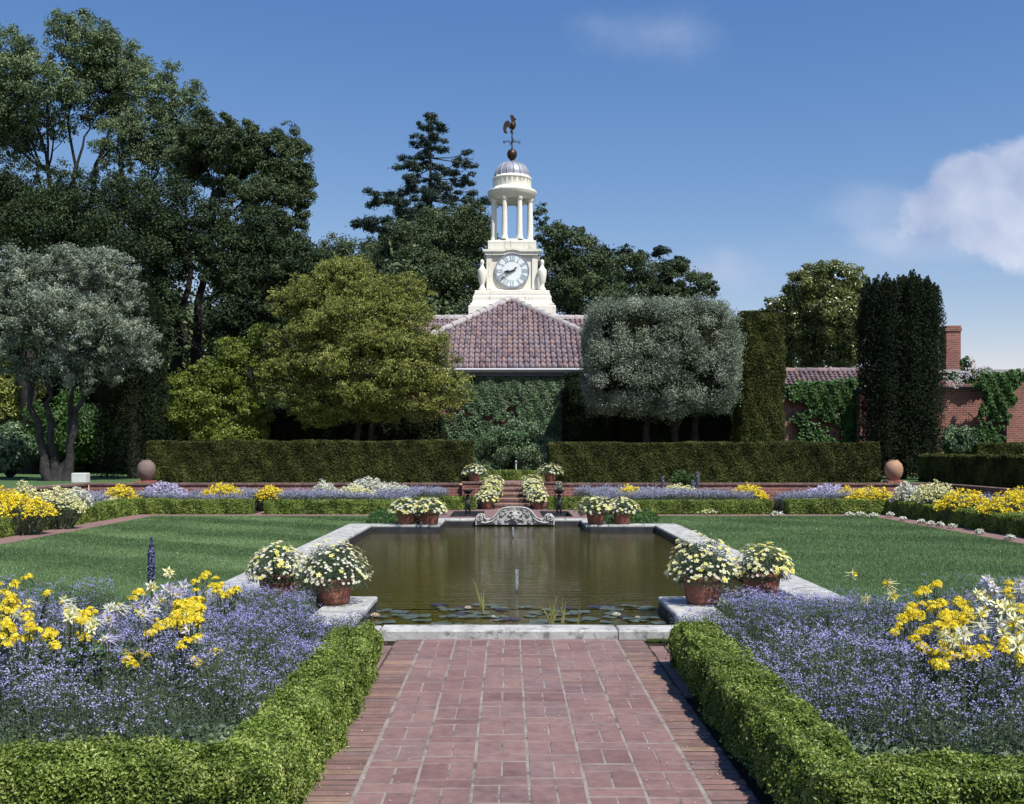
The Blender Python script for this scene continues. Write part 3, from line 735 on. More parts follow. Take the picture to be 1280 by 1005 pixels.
for s, sn in ((-1, 'left'), (1, 'right')):
    for k, (x, y, z) in enumerate([(.70, 29.3, .003), (.60, 29.85, .133), (.56, 30.3, .263), (.56, 30.85, .393)]):
        potted(f'pot of white flowers on the {sn} side of the steps, {nm[k]} from the bottom', (s * x + .02, y, z), .165, .25, .31, .25, False, .40, .16, 1.0, SG)
    potted(f'pot of pale flowers standing on the {sn} brick pier beside the steps', (s * 1.10 + .02, 31.4, .703), .18, .24, .36, .25, False, .6, .08, .8, SG)

def jar(loc, mat, label, r=.262):
    t = thing('round_jar', label, 'jar', loc)
    g = Geo(); g.lathe([(.01, .06), (r*.50, .06), (r*.62, .10), (r*.88, .21), (r*1.0, .33), (r*.98, .45), (r*.84, .55), (r*.62, .61), (r*.52, .625), (r*.53, .645), (r*.50, .66), (r*.40, .66), (r*.36, .6)], seg=36)
    g.build('body', mat, t)
    g = Geo(); g.cbox((-.24, -.24, -.04), (.24, .24, .06), .01); g.build('plinth', m_wallbrick, t)
jar((-10.62, 31.42, .66), m_jargrey, 'round grey lichened jar at the left end of the long clipped hedge')
jar((11.12, 31.42, .66), m_terra_pale, 'round pale terracotta jar at the right end of the long clipped hedge')
# ------------------------------------------------------------------ tiled building
m_tile = brick_m('clay_roof_tiles', [(.15, .105, .12), (.19, .145, .16), (.235, .18, .19), (.29, .195, .18), (.225, .20, .24)])
m_ridge = plain('mortared_ridge_tiles', (.38, .35, .345), .85, .25, 4, .5, .02, dirt=((.22, .20, .18), 5, .6))
m_pan = plain('roof_pans', (.26, .21, .23), .9, .3, 5, .4, .01, dirt=((.10, .08, .09), 6, .55))
m_trim = plain('grey_white_trim', (.50, .51, .54), .6, .1, 3, .1, .005)
m_darktrim = plain('soffit_shade_and_coping_grey', (.16, .15, .15), .8, .2, 3, .2, .005)  # eave shadow put into the soffit colour; the wall coping shares this grey
def tiles(g, O, U, V, ulen, vlen, inside_fn, du=.215, dv=.44, r=.082):
    """barrel tiles on the plane O + u U + v V"""
    O, U, V = np.array(O, float), unit(U), unit(V); N = np.cross(U, V)
    nu, nv = int(ulen / du), int(vlen / dv) + 1
    a = np.linspace(0, pi, 6); ca, sa = np.cos(a), np.sin(a)
    Vs, Fs, Rs = [], [], []; k = 0
    for i in range(nu + 1):
        for j in range(nv):
            u = (i + .5) * du; v = j * dv
            if not inside_fn(u, v + dv * .4): continue
            jit = rng.normal(0, .004, 3); rr = r * rng.uniform(.95, 1.05); lift = rng.uniform(-.006, .010); v1 = v + dv * 1.12
            ring0 = [O + U * (u + rr * 1.12 * c) + V * v + N * (rr * 1.15 * s + .055 + lift) + jit for c, s in zip(ca, sa)]
            ring1 = [O + U * (u + rr * .95 * c) + V * v1 + N * (rr * .85 * s - .004) + jit for c, s in zip(ca, sa)]
            Vs += ring0 + ring1 + [O + U * (u + rr * 1.12 * c) + V * (v + .012) + N * .0 for c, s in zip(ca, sa)]
            for q in range(5): Fs += [(k + q, k + q + 6, k + q + 7, k + q + 1), (k + q + 12, k + q, k + q + 1, k + q + 13)]
            Rs += [rng.random()] * 10; k += 18
    g.add(np.array(Vs), np.array(Fs), 0, np.array(Rs), True)
bld = thing('tiled_house', 'brick house with a hipped purple red clay tile roof, its front wall under ivy', 'house', (0, 42, .64))
EY, EZ, HWD, AY, AZ = 41.45, 4.75, 5.75, 47.6, 8.22      # eave line, eave height, half width, hip apex
B0 = np.array([0, 42, .64]); WF = 41.75
def bb(g, name, mats, parent=bld): return g.build(name, mats, parent, -B0 if parent is bld else None)
g = Geo(); g.box((-5.1, WF, .5), (5.1, 52, EZ - .17)); g.box((-7, 44.6, .5), (9.2, 53.5, EZ - .06)); bb(g, 'wall', m_wallbrick)
g = Geo()
slope = math.hypot(AY - EY, AZ - EZ)
tiles(g, (-HWD, EY, EZ), (1, 0, 0), (0, AY - EY, AZ - EZ), 2 * HWD, slope, lambda u, v: abs(u - HWD) < HWD * (1 - v / slope) - .04)
g.add([(-HWD, EY, EZ), (HWD, EY, EZ), (0, AY, AZ)], [(0, 1, 2)], 1)
for s in (-1, 1):      # side slopes of the front wing
    g.add([(s*HWD, EY, EZ), (s*HWD, 53, EZ), (0, 53, AZ), (0, AY, AZ)], [(0, 1, 2, 3) if s > 0 else (0, 3, 2, 1)], 1)
WY0, WZ0, WY1, WZ1 = 44.2, 4.75, 49.2, 7.58                # cross wing slope
sl2 = math.hypot(WY1 - WY0, WZ1 - WZ0)
def wing_in(u, v):
    x = abs(u - 7.4); z = WZ0 + v * (WZ1 - WZ0) / sl2
    return v < sl2 and x > HWD * (1 - (z - EZ) / (AZ - EZ)) - .05
tiles(g, (-7.4, WY0, WZ0), (1, 0, 0), (0, WY1 - WY0, WZ1 - WZ0), 16.9, sl2, wing_in)
g.add([(-7.4, WY0, WZ0), (9.5, WY0, WZ0), (9.5, WY1, WZ1), (-7.4, WY1, WZ1), (9.5, 54.2, WZ0), (-7.4, 54.2, WZ0)], [(0, 1, 2, 3), (3, 2, 4, 5)], 1)
roof = bb(g, 'roof', [m_tile, m_pan])
g = Geo()
def ridge(g, a, b2, r=.14, L=.42):
    a, b2 = np.array(a, float), np.array(b2, float); n = int(np.linalg.norm(b2 - a) / L); T = unit(b2 - a)
    S = unit(np.cross(T, [0, 0, 1])); Nn = np.cross(S, T)
    an = np.linspace(-.25, pi + .25, 8)
    for i in range(n):
        p = a + (b2 - a) * i / n; q = a + (b2 - a) * (i + 1.06) / n; rr = r * random.uniform(.95, 1.05)
        V = [p + S * rr * 1.1 * cos(t) + Nn * (rr * 1.1 * sin(t)) for t in an] + [q + S * rr * .94 * cos(t) + Nn * rr * .94 * sin(t) for t in an]
        g.add(V, [(k, k + 8, k + 9, k + 1) for k in range(7)], 0, random.random(), True)
for a_, b_, r_ in (((-HWD, EY, EZ + .04), (0, AY, AZ + .04), .15), ((HWD, EY, EZ + .04), (0, AY, AZ + .04), .15), ((0, AY, AZ + .04), (0, 50, AZ + .04), .14), ((-7.4, WY1, WZ1 + .03), (-1.2, WY1, WZ1 + .03), .16), ((1.2, WY1, WZ1 + .03), (9.5, WY1, WZ1 + .03), .16)):
    g = Geo(); ridge(g, a_, b_, r_); g.build('ridge_tiles', m_ridge, roof)
g = Geo(); g.box((-HWD - .02, EY - .12, EZ - .16), (HWD + .02, EY - .02, EZ - .03)); g.tube([(-HWD, EY - .15, EZ - .06), (HWD, EY - .15, EZ - .06)], .055, 8); bb(g, 'gutter', m_trim)
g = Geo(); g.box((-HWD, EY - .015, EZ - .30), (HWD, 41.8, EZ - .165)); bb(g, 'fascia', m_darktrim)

# ------------------------------------------------------------------ clock tower
TD = 51.0; TS = TD / F_PX; TX = .09
tow = thing('clock_tower', 'cream clock tower with open columned lantern, grey dome and rooster vane', 'clock tower', (TX, TD, 0))
def tz(y): return EYE - (y - HY) * TS
def tb(g, name, mats, parent=tow): return g.build(name, mats, parent)
def block(g, hw, y0, y1, hd=None):    # y0 top px, y1 bottom px
    h = hw * TS; d = (hd or hw) * TS
    g.cbox((-h, -d, tz(y1)), (h, d, tz(y0)), .03)
g = Geo(); block(g, 52.5, 388.5, 412); block(g, 50.5, 385.5, 388.4)
P4 = [(49, 385.4), (47.5, 382), (47.5, 377), (46, 376), (46.3, 373.5), (43, 373.4)]
g.lathe([(a*TS, tz(y)) for a, y in P4] + [(0.01, tz(373.4))], seg=4); 
block(g, 45.2, 369.5, 373.3)
tb(g, 'base', m_cream_paint)
SH, SD = 31.0, 31.0            # shaft half width in px
g = Geo(); block(g, SH - 1.6, 319, 369.4); block(g, SH, 366, 369.45)
for sx in (-1, 1):
    for sy in (-1, 1):
        x, y = sx * (SH - 3.2) * TS, sy * (SH - 3.2) * TS; w_ = 3.4 * TS
        g.box((x - w_, y - w_, tz(366)), (x + w_, y + w_, tz(325))); g.box((x - w_*1.15, y - w_*1.15, tz(327.5)), (x + w_*1.15, y + w_*1.15, tz(324.6)))
tb(g, 'shaft', m_cream_paint)
# cornice that breaks into an arch over the clock on each face
def arch_pts(r0, r1, cz, x_out, zb, zt, n=20):
    """moulding profile strip seen from the front: flat, arch, flat"""
    return None
g = Geo()
CZ = tz(344); RO, RI = 26.0 * TS, 21.5 * TS; ZB, ZT = tz(324.6), tz(319.2)
def arched(g, hw, y0, y1, ro, zt, zb, ri, x_in):
    n = 22; th = np.linspace(math.asin(min(1, (zt - CZ) / ro)), pi - math.asin(min(1, (zt - CZ) / ro)), n)
    top = [(hw, zb), (hw, zt)] + [(ro * cos(t), CZ + ro * sin(t)) for t in th] + [(-hw, zt), (-hw, zb)]
    t0 = math.asin(min(1, (zb - CZ) / ri)); th2 = np.linspace(pi - t0, t0, n)
    bot = [(ri * cos(t), CZ + ri * sin(t)) for t in th2]
    g.prism(top + bot, y0, y1)
    return g
for k in range(4):
    q = Geo(); hw = (SH + 2.2) * TS; yf = -(SH + 1.2) * TS
    arched(q, hw - .01 * k, yf - .04, -(SH - 5) * TS, RO, ZT, ZB, RI, 0)
    arched(q, hw + .10 - .01 * k, yf - .10, yf - .041, RO + .08, ZT + .05, ZT - .05, RO - .02, 0)
    R = Matrix.Rotation(k * pi / 2, 3, 'Z')
    q.V = [np.array([list(R @ Vector(v)) for v in V], dtype=np.float32) for V in q.V]
    addg(g, q)
tb(g, 'cornice', m_cream_paint)
g = Geo(); block(g, SH - 1.5, 309, 319.4); block(g, 29.5, 306.2, 309.1); 
g.prism([(22.8*TS*cos(t), CZ + 22.8*TS*sin(t)) for t in np.linspace(0, 2*pi, 40)[:-1]], -(SH - 1.5) * TS, (SH - 1.5) * TS)
g.lathe([(27*TS, tz(306.1)), (27*TS, tz(303.5)), (26*TS, tz(303.4)), (0.01, tz(303.4))], seg=40)
tb(g, 'attic', m_cream_paint)
for sx in (-1, 1):
    for sy in (-1, 1):
        g = Geo(); U_ = TS
        g.lathe([(0.01, tz(369.4)), (4.6*U_, tz(369.4)), (4.6*U_, tz(366)), (3.0*U_, tz(364.5)), (2.6*U_, tz(361)), (3.2*U_, tz(359.5)), (4.2*U_, tz(357)), (5.3*U_, tz(350)), (5.5*U_, tz(345)), (4.9*U_, tz(342.5)), (3.2*U_, tz(341)), (2.4*U_, tz(339)), (1.6*U_, tz(337)), (2.3*U_, tz(335)), (2.5*U_, tz(333)), (1.6*U_, tz(331)), (.01, tz(330.2))], (sx * 36.5 * TS, sy * 34 * TS, 0), 20)
        tb(g, 'urn', m_cream_paint)
for k in range(8):
    t = radians(22.5 + 45 * k); R = 24.3 * TS; g = Geo(); c = (R * cos(t), R * sin(t), 0)
    g.lathe([(4.5*TS, tz(303.5)), (4.5*TS, tz(301.5)), (3.9*TS, tz(300.5)), (3.55*TS, tz(298)), (3.5*TS, tz(285)), (3.0*TS, tz(256)), (3.0*TS, tz(255.5)), (3.6*TS, tz(255)), (3.7*TS, tz(253.8)), (4.2*TS, tz(253)), (4.2*TS, tz(251))], c, 20)
    tb(g, 'column', m_cream_paint)
g = Geo()
g.lathe([(19*TS, tz(251)), (28.4*TS, tz(251)), (28.4*TS, tz(247)), (29.0*TS, tz(246.8)), (29.0*TS, tz(244.5)), (30.3*TS, tz(243)), (30.8*TS, tz(240.5)), (30.2*TS, tz(240)), (27*TS, tz(238.4)), (25.2*TS, tz(237.8)), (24.2*TS, tz(236)), (.01, tz(235.9))], seg=48)
g.lathe([(19*TS, tz(251)), (17*TS, tz(247)), (9*TS, tz(243)), (.01, tz(242))], seg=32)
tb(g, 'entablature', m_cream_paint)
g = Geo(); g.lathe([(23.9*TS, tz(236.2)), (23.6*TS, tz(226)), (24.3*TS, tz(225.6)), (24.5*TS, tz(223.8)), (22.6*TS, tz(222.8)), (22*TS, tz(221.5)), (.01, tz(221.4))], seg=48)
for k in range(24):
    t = 2 * pi * k / 24; q = Geo(); q.box((23.4*TS, -.035, tz(235)), (23.95*TS, .035, tz(227))); R = Matrix.Rotation(t, 3, 'Z')
    q.V = [np.array([list(R @ Vector(v)) for v in V], dtype=np.float32) for V in q.V]; addg(g, q)
tb(g, 'drum', m_cream_paint)
prof = [(21.6*TS*cos(t)**.86, tz(221.5) + 18.5*TS*sin(t)) for t in np.linspace(0, 1.45, 12)]
g = Geo(); g.lathe(prof + [(.01, tz(202.8))], seg=48); dome = tb(g, 'dome', m_lead)
for k in range(16):
    t = 2 * pi * k / 16 + .1; g = Geo(); g.tube([((r + .01) * cos(t), (r + .01) * sin(t), z) for r, z in prof], .028, 6); g.build('rib', m_lead, dome)
g = Geo(); g.lathe([(3.8*TS, tz(203.4)), (3.6*TS, tz(201.8)), (2*TS, tz(200.5)), (2.6*TS, tz(199.8)), (4.6*TS, tz(198)), (6.3*TS, tz(194.5)), (6.4*TS, tz(192.5)), (5.6*TS, tz(189.3)), (3.2*TS, tz(187)), (1.2*TS, tz(186)), (1.0*TS, tz(184)), (.01, tz(183.8))], seg=32)
tb(g, 'ball_finial', m_bronze_metal)
# weather vane: rod, direction arms with letters, rooster cut-out with thickness
g = Geo(); g.tube([(0, 0, tz(186)), (0, 0, tz(160))], .030, 8)
for k in range(4):
    t = k * pi / 2 + .12; d = np.array([cos(t), sin(t), 0]); z0 = tz(177.5)
    g.tube([(0, 0, z0), tuple(d * .27 + [0, 0, z0]), tuple(d * .30 + [0, 0, z0])], .018, 6)
    g.tube([tuple(d * .1 + [0, 0, z0]), tuple(d * .17 + [0, 0, z0 + .11]), tuple(d * .24 + [0, 0, z0 + .02])], .014, 6)
vane = tb(g, 'weather_vane', m_darkbronze)
let = {'N': [((-1, -1), (-1, 1)), ((-1, 1), (1, -1)), ((1, -1), (1, 1))], 'E': [((-1, -1), (-1, 1)), ((-1, 1), (1, 1)), ((-1, 0), (.6, 0)), ((-1, -1), (1, -1))],
       'S': [((1, 1), (-1, 1)), ((-1, 1), (-1, 0)), ((-1, 0), (1, 0)), ((1, 0), (1, -1)), ((1, -1), (-1, -1))], 'W': [((-1, 1), (-.5, -1)), ((-.5, -1), (0, .4)), ((0, .4), (.5, -1)), ((.5, -1), (1, 1))]}
for k, ch in enumerate('ENWS'):
    t = k * pi / 2 + .12; d = np.array([cos(t), sin(t), 0]); z0 = tz(177.5); g = Geo()
    e = np.array([1, 0, 0.]); c = d * .37 + np.array([0, 0, z0])
    for a, b2 in let[ch]: g.tube([c + e * a[0] * .05 + np.array([0, 0, a[1] * .075]), c + e * b2[0] * .05 + np.array([0, 0, b2[1] * .075])], .014, 5)
    g.build('letter', m_darkbronze, vane)
rp = [(361, 128), (366, 118), (358, 112), (352, 104), (346, 112), (344, 124), (350, 134), (342, 138), (333, 132), (329, 118), (331, 100), (338, 84), (348, 77), (358, 80), (364, 92), (368, 84), (366, 72), (363, 62), (362, 52), (368, 50), (370, 56), (374, 50), (378, 54), (380, 62), (388, 68), (392, 72), (386, 74), (384, 80), (388, 88), (390, 98), (386, 112), (378, 120), (374, 122), (374, 132), (380, 136), (362, 136), (366, 132)]
rp = [((x - 371) / 3.72 * TS, tz(130 + y / 3.72)) for x, y in rp][::-1]
g = Geo(); g.prism(rp, -.03, .03); g.lathe([(.01, 0), (.06, .05), (.11, .16), (.10, .28), (.03, .36), (.01, .37)], ((372 - 371) / 3.72 * TS + .03, 0, tz(130 + 118 / 3.72)), 12)
g.build('rooster', m_bronze_metal, vane)
# clock
m_dial = plain('white_dial', (.78, .84, .84), .4, .05, 3, 0, 0)
m_dialblue = plain('pale_blue_ring', (.74, .83, .84), .5, .05, 3, 0, 0)
m_num = plain('grey_numeral_paint', (.36, .42, .46), .6, .1, 3, 0, 0)
m_hand = plain('dark_clock_hand', (.025, .028, .03), .5, .1, 3, 0, 0)
YF = -(SH - 1.0) * TS
RC = 20.0 * TS
g = Geo(); t_ = np.linspace(0, 2 * pi, 49)[:-1]
def ring(g, r0, r1, y0, y1, mat=0):
    n = 48; V = []
    for r, y in ((r0, y0), (r1, y0), (r1, y1), (r0, y1)): V += [(r * cos(a), y, CZ + r * sin(a)) for a in t_]
    F = []
    for q in range(4):
        for i in range(n): F.append((q*n+i, ((q+1) % 4)*n+i, ((q+1) % 4)*n+(i+1) % n, q*n+(i+1) % n))
    g.add(V, F, mat); return g
def disc(g, r, y, mat=0): g.add([(r * cos(a), y, CZ + r * sin(a)) for a in t_], [tuple(range(47, -1, -1))][0:1] if False else [tuple(range(48))], mat); return g
disc(g, RC, YF - .07, 0); ring(g, RC * .60, RC * .94, YF - .075, YF - .07, 0); disc(g, RC * .60, YF - .078, 0)
dial = tb(g, 'clock_dial', [m_dial])
g = Geo(); ring(g, RC * .60, RC * .955, YF - .082, YF - .079); g.build('numeral_ring', m_dialblue, dial)
g = Geo(); ring(g, RC * .985, RC * 1.06, YF - .10, YF + .05); g.build('rim', m_lead, dial)
NUM = ['XII', 'I', 'II', 'III', 'IIII', 'V', 'VI', 'VII', 'VIII', 'IX', 'X', 'XI']
def stroke(g, a, b2, w_, y0, y1, X):
    a, b2 = np.array(a, float), np.array(b2, float); d = unit(b2 - a); n = np.array([-d[1], d[0]]) * w_ / 2
    q = [X(a + n), X(b2 + n), X(b2 - n), X(a - n)]
    V = [(p[0], y0, p[1]) for p in q] + [(p[0], y1, p[1]) for p in q]
    g.add(V, [(0, 1, 2, 3), (4, 7, 6, 5)] + [(i, i + 4, (i + 1) % 4 + 4, (i + 1) % 4) for i in range(4)])
for i, s_ in enumerate(NUM):
    g = Geo(); al = -i * pi / 6; ca, sa = cos(al), sin(al)
    wid = {'I': .065, 'V': .13, 'X': .13}; tw = sum(wid[c] for c in s_); x = -tw / 2; h = .205 * RC / .755 * .62; rm = RC * .775
    sc_x = min(1, .27 / tw)
    X = lambda p: ((p[0] * ca - (p[1] + rm) * sa), CZ + (p[0] * sa + (p[1] + rm) * ca))
    y1, y0 = YF - .083, YF - .092
    for c in s_:
        cx = (x + wid[c] / 2) * sc_x; w2 = wid[c] * .34 * sc_x
        if c == 'I': stroke(g, (cx, -h), (cx, h), .034, y0, y1, X)
        if c == 'V': stroke(g, (cx - w2, h), (cx, -h), .034, y0, y1, X); stroke(g, (cx + w2, h), (cx, -h), .018, y0 + .002, y1, X)
        if c == 'X': stroke(g, (cx - w2, h), (cx + w2, -h), .034, y0, y1, X); stroke(g, (cx + w2, h), (cx - w2, -h), .018, y0 + .002, y1, X)
        x += wid[c]
    stroke(g, (-tw / 2 * sc_x - .01, h), (tw / 2 * sc_x + .01, h), .016, y0 + .003, y1, X); stroke(g, (-tw / 2 * sc_x - .01, -h), (tw / 2 * sc_x + .01, -h), .016, y0 + .003, y1, X)
    g.build('numeral', m_num, dial)
def hand(deg, L, w_, tail, y, blob):
    g = Geo(); al = -radians(deg); X = lambda p: (p[0] * cos(al) - p[1] * sin(al), CZ + p[0] * sin(al) + p[1] * cos(al))
    stroke(g, (0, -tail), (0, L), w_, y, y + .015, X)
    for c, r in blob:
        pts = [X((r * .7 * cos(t), c + r * 1.3 * sin(t))) for t in np.linspace(0, 2 * pi, 15)[:-1]]; g.prism(pts, y - .002, y + .014)
    g.build('clock_hand', m_hand, dial)
hand(262, RC * .52, .05, RC * .15, YF - .12, [(RC * .28, .085), (RC * .42, .05), (0, .06)])
hand(233.5, RC * .86, .035, RC * .30, YF - .14, [(-RC * .26, .055), (RC * .25, .04), (0, .05)])

# ------------------------------------------------------------------ garden walls and chimney at the right
t = thing('brick_garden_wall', 'high brick garden wall with a tiled cap behind the yews', 'wall', (13, 44, .6)); O_ = np.array([13, 44, .6])
x0 = at(975, 480, 44)[0]; x1 = at(1082, 480, 44)[0]; zt = at(0, 482, 44)[2]
g = Geo(); g.box((x0, 44, .5), (x1, 44.5, zt - .02)); g.build('brickwork', m_wallbrick, t, -O_)
g = Geo(); z2 = at(0, 464, 45)[2]; L_ = math.hypot(1.0, z2 - zt)
tiles(g, (x0 - .1, 43.75, zt - .02), (1, 0, 0), (0, 1.0, z2 - zt), x1 - x0 + .2, L_, lambda u, v: v < L_ - .1, .2, .2, .08)
g.add([(x0 - .1, 43.75, zt - .02), (x1 + .1, 43.75, zt - .02), (x1 + .1, 44.75, z2 - .02), (x0 - .1, 44.75, z2 - .02), (x1 + .1, 45.2, zt - .2), (x0 - .1, 45.2, zt - .2)], [(0, 1, 2, 3), (3, 2, 4, 5)], 1)
ridge(g, (x0 - .1, 44.78, z2), (x1 + .1, 44.78, z2), .13)
g.build('tiled_cap', [m_tile, m_ridge], t, -O_)
t = thing('brick_garden_wall', 'plain topped brick garden wall at the far right, draped with a climber', 'wall', (20, 43, .6)); O_ = np.array([20, 43, .6])
xa = at(1075, 480, 43)[0]; xb = 30; zt = at(0, 486, 43)[2]
g = Geo(); g.box((xa, 43, .5), (xb, 43.4, zt)); g.build('brickwork', m_wallbrick, t, -O_)
g = Geo(); x = xa
while x < xb: g.cbox((x, 42.94, zt), (x + .5, 43.46, zt + .09), .02); x += .504
g.build('coping', m_darktrim, t, -O_)
xc = at(1257, 480, 42.5)[0]; zc = at(0, 474, 42.5)[2]
g = Geo(); g.box((xc, 42.4, .5), (xb, 42.95, zc)); g.build('buttress', m_wallbrick, t, -O_)
g = Geo(); g.box((at(1160, 470, 48)[0], 47.5, .5), (30, 48, at(0, 467, 48)[2])); g.box((at(1100, 470, 48)[0], 47.4, at(0, 467, 48)[2]), (30, 48.1, at(0, 463, 48)[2]), 1); g.build('rear_parapet', [m_wallbrick, m_ridge], t, -O_)
t = thing('chimney', 'square red brick chimney stack beside the tall plumed yew', 'chimney', at(1188, 475, 49)); O_ = at(1188, 475, 49)
zt = at(0, 408, 49)[2]; hw = 9.2 * 49 / F_PX
g = Geo(); g.box((-hw, -hw, -3), (hw, hw, zt - O_[2] - .25)); g.build('stack', m_wallbrick, t)
g = Geo(); g.box((-hw - .04, -hw - .04, zt - O_[2] - .25), (hw + .04, hw + .04, zt - O_[2] - .12)); g.box((-hw - .01, -hw - .01, zt - O_[2] - .12), (hw + .01, hw + .01, zt - O_[2])); g.build('crown', m_wallbrick, t)
# white stone block and post by the grey olive
g = Geo(); p = at(101, 590, 37); g.cbox((-.22, -.15, 0), (.22, .15, .28), .015); tag(g.build('stone_block', m_render_white, None, (at(101, 590, 32.6)[0], 32.6, .64)), 'white stone block on the grass at the foot of the grey olive tree', 'stone block')
t = thing('sprinkler_post', 'thin pale sprinkler post standing before the ivy above the steps', 'post', (at(645, 590, 36)[0], 36, .64))
g = Geo(); g.tube([(0, 0, 0), (0, 0, .55)], .022, 8); g.build('pipe', m_render_white, t); g = Geo(); g.lathe([(.01, .54), (.04, .55), (.035, .62), (.01, .63)], seg=10); g.build('sprinkler_head', m_lead, t)
# ------------------------------------------------------------------ trees
def curve3(a, b2, n=6, sag=.0, wob=.12):
    a, b2 = np.array(a, float), np.array(b2, float); t = np.linspace(0, 1, n)[:, None]; L = np.linalg.norm(b2 - a)
    m = (a + b2) / 2 + rng.normal(0, wob * L, 3) * [1, 1, .5] + np.array([0, 0, sag * L])
    P = (1 - t) ** 2 * a + 2 * t * (1 - t) * m + t * t * b2
    P[1:-1] += rng.normal(0, .018 * L, (n - 2, 3)); return P
def clump_leaves(g, C, R, n, L, W, mat=0, flat=.75, up=.45, k=.8, tone=None, fill=.5, sprig=0):
    """leaf clumps: centres C (m,3), radii R (m,), n leaves in all"""
    m = len(C); w_ = R ** 2; ci = rng.choice(m, n, p=w_ / w_.sum())
    u = unit(rng.normal(0, 1, (n, 3))); rr = rng.random(n) ** fill
    rr = rr * (1 + .25 * lownoise(u * 1.3 + C[ci] * 2, 2.2, 6))
    if sprig: rr = np.where(rng.random(n) < .08, rr * (1 + sprig * rng.random(n)), rr)
    P = C[ci] + u * (rr * R[ci])[:, None] * np.array([1, 1, flat])
    tn = rng.normal(0, .16, m) if tone is None else tone
    r = np.clip(.5 + tn[ci] + rng.normal(0, .22, n), 0, 1)
    g.leaves(P, u + [0, 0, up], L, W, mat, r, k=k)
def tree(name, label, cat, depth, foot, lobes, leafm, barkm, n, L, W=None, sub=26, cr=.30, trunk=.3, spread=.35, group=None, flat=.75, up=.45, gap=.0, thick=1.0, trunks=None, base_z=.64, twigs=3, fill=.5, shell=.45, sprig=0, inner=None, kk=.8, twr=.012, core=.40, ryk=1.):
    """foot: photo x of the trunk; lobes: (px, py, rx, ry, depth offset) in photo pixels at `depth`"""
    B = np.array([at(foot, 560, depth)[0], depth, base_z]); W = W or L * .5
    t = thing(name, label, cat, B, 0, group); s_ = depth / F_PX
    gl, gb = Geo(), Geo(); Cs, Rs, LB = [], [], []
    tops = trunks or [(foot, 520)]
    tp = []
    for tr in tops:       # each trunk: (x_top, y_top[, x_foot])
        e = at(tr[0], tr[1], depth) - B; f0 = np.array([(at(tr[2], 560, depth)[0] - B[0]) if len(tr) > 2 else 0, 0, -.1])
        P = curve3(f0, e, 9, wob=.05); R_ = np.linspace(trunk, trunk * .30, 9); R_[0] *= 1.35; R_[1] *= 1.1
        gb.tube(P, R_, 10); tp.append((e, P))
    for (px, py, rx, ry, dz) in lobes:
        ry = ry * ryk
        c = at(px, py, depth + dz) - B; rx_, rz_ = rx * s_, ry * s_; ryd = rx_ * thick
        j = int(np.argmin([np.linalg.norm(c[:2] - e[0][:2]) for e in tp])); e = tp[j][0]
        k = 8 if c[2] > e[2] else max(3, int(5))
        st_ = tp[j][1][min(8, k)]
        br_ = curve3(st_, c + [0, 0, -rz_ * .2], 7, sag=.06); vol = (rx_ * rz_)
        r0 = trunk * .30 * min(1, .45 + rx_ / 6); gb.tube(br_, np.linspace(r0, r0 * .35, 7), 7)
        m = max(9, int(2.1 * sub * (rx * ry) / 2500))
        u = unit(rng.normal(0, 1, (m, 3)) + [0, 0, .15]); rad = (shell + (1 - shell) * rng.random(m))
        cc = c + u * rad[:, None] * np.array([rx_, ryd, rz_]); 
        rs = cr * math.sqrt(rx_ * rz_) * rng.uniform(.6, 1.25, m) * (1.15 - .25 * rad)
        keep = rng.random(m) > gap; cc, rs = cc[keep], rs[keep]
        Cs.append(cc); Rs.append(rs); LB.append((*c, rx_, ryd, rz_))
        for q in range(min(len(cc), twigs * max(1, m // 14))):
            P = curve3(br_[random.randint(3, 6)], cc[q], 5, sag=.04); gb.tube(P, np.linspace(r0 * .32, twr, 5), 5)
    C, R = np.concatenate(Cs), np.concatenate(Rs)
    clump_leaves(gl, C, R * 1.08, int(n * .86), L, W, 0, flat, up, kk, fill=fill, sprig=sprig)
    nb_ = int(n * core); LB = np.array(LB); w_ = LB[:, 3] * LB[:, 5]; li = rng.choice(len(LB), nb_, p=w_ / w_.sum()); lb = LB[li]
    u = unit(rng.normal(0, 1, (nb_, 3))); rr = rng.random(nb_) ** .45 * .96; Q = lb[:, :3] + u * rr[:, None] * lb[:, 3:6]
    hole = lownoise(Q, 1.1 / max(.5, cr * float(np.mean(LB[:, 3]))) , 77); kq = hole > -.35 - .0 + gap * 1.5
    gl.leaves(Q[kq], u[kq] + [0, 0, up], L, W, 0, np.clip(.45 + .15 * hole[kq] + rng.normal(0, .2, kq.sum()), 0, 1), k=kk)
    gb.build('trunk', barkm, t)
    gl.build('crown', leafm, t)
    if inner:
        pass
    return t

# --- far trees behind the house
OG = 'oaks on the rise behind the house'
tree('oak_tree', 'dark green oak crown between the redwood and the clock tower', 'oak', 66, 545,
     [(520, 300, 46, 34, 0), (560, 285, 46, 34, 1), (590, 305, 34, 42, 0), (595, 270, 16, 20, 0), (530, 350, 60, 40, -1), (585, 355, 45, 40, 0), (500, 325, 36, 36, 1)], m_oak, m_bark, 62000, .17, .09, sub=30, cr=.26, trunk=.5, trunks=[(545, 400)], base_z=.64, group=OG, flat=.8)
tree('oak_tree', 'low dark green oak crown left of the redwood', 'oak', 70, 430,
     [(400, 325, 30, 24, 0), (430, 315, 32, 24, 0), (465, 320, 32, 28, 1), (415, 355, 60, 35, 0), (470, 360, 50, 40, 0), (376, 330, 20, 34, 0)], m_oak, m_bark, 38000, .17, .09, sub=28, cr=.27, trunk=.4, trunks=[(430, 400)], group=OG)
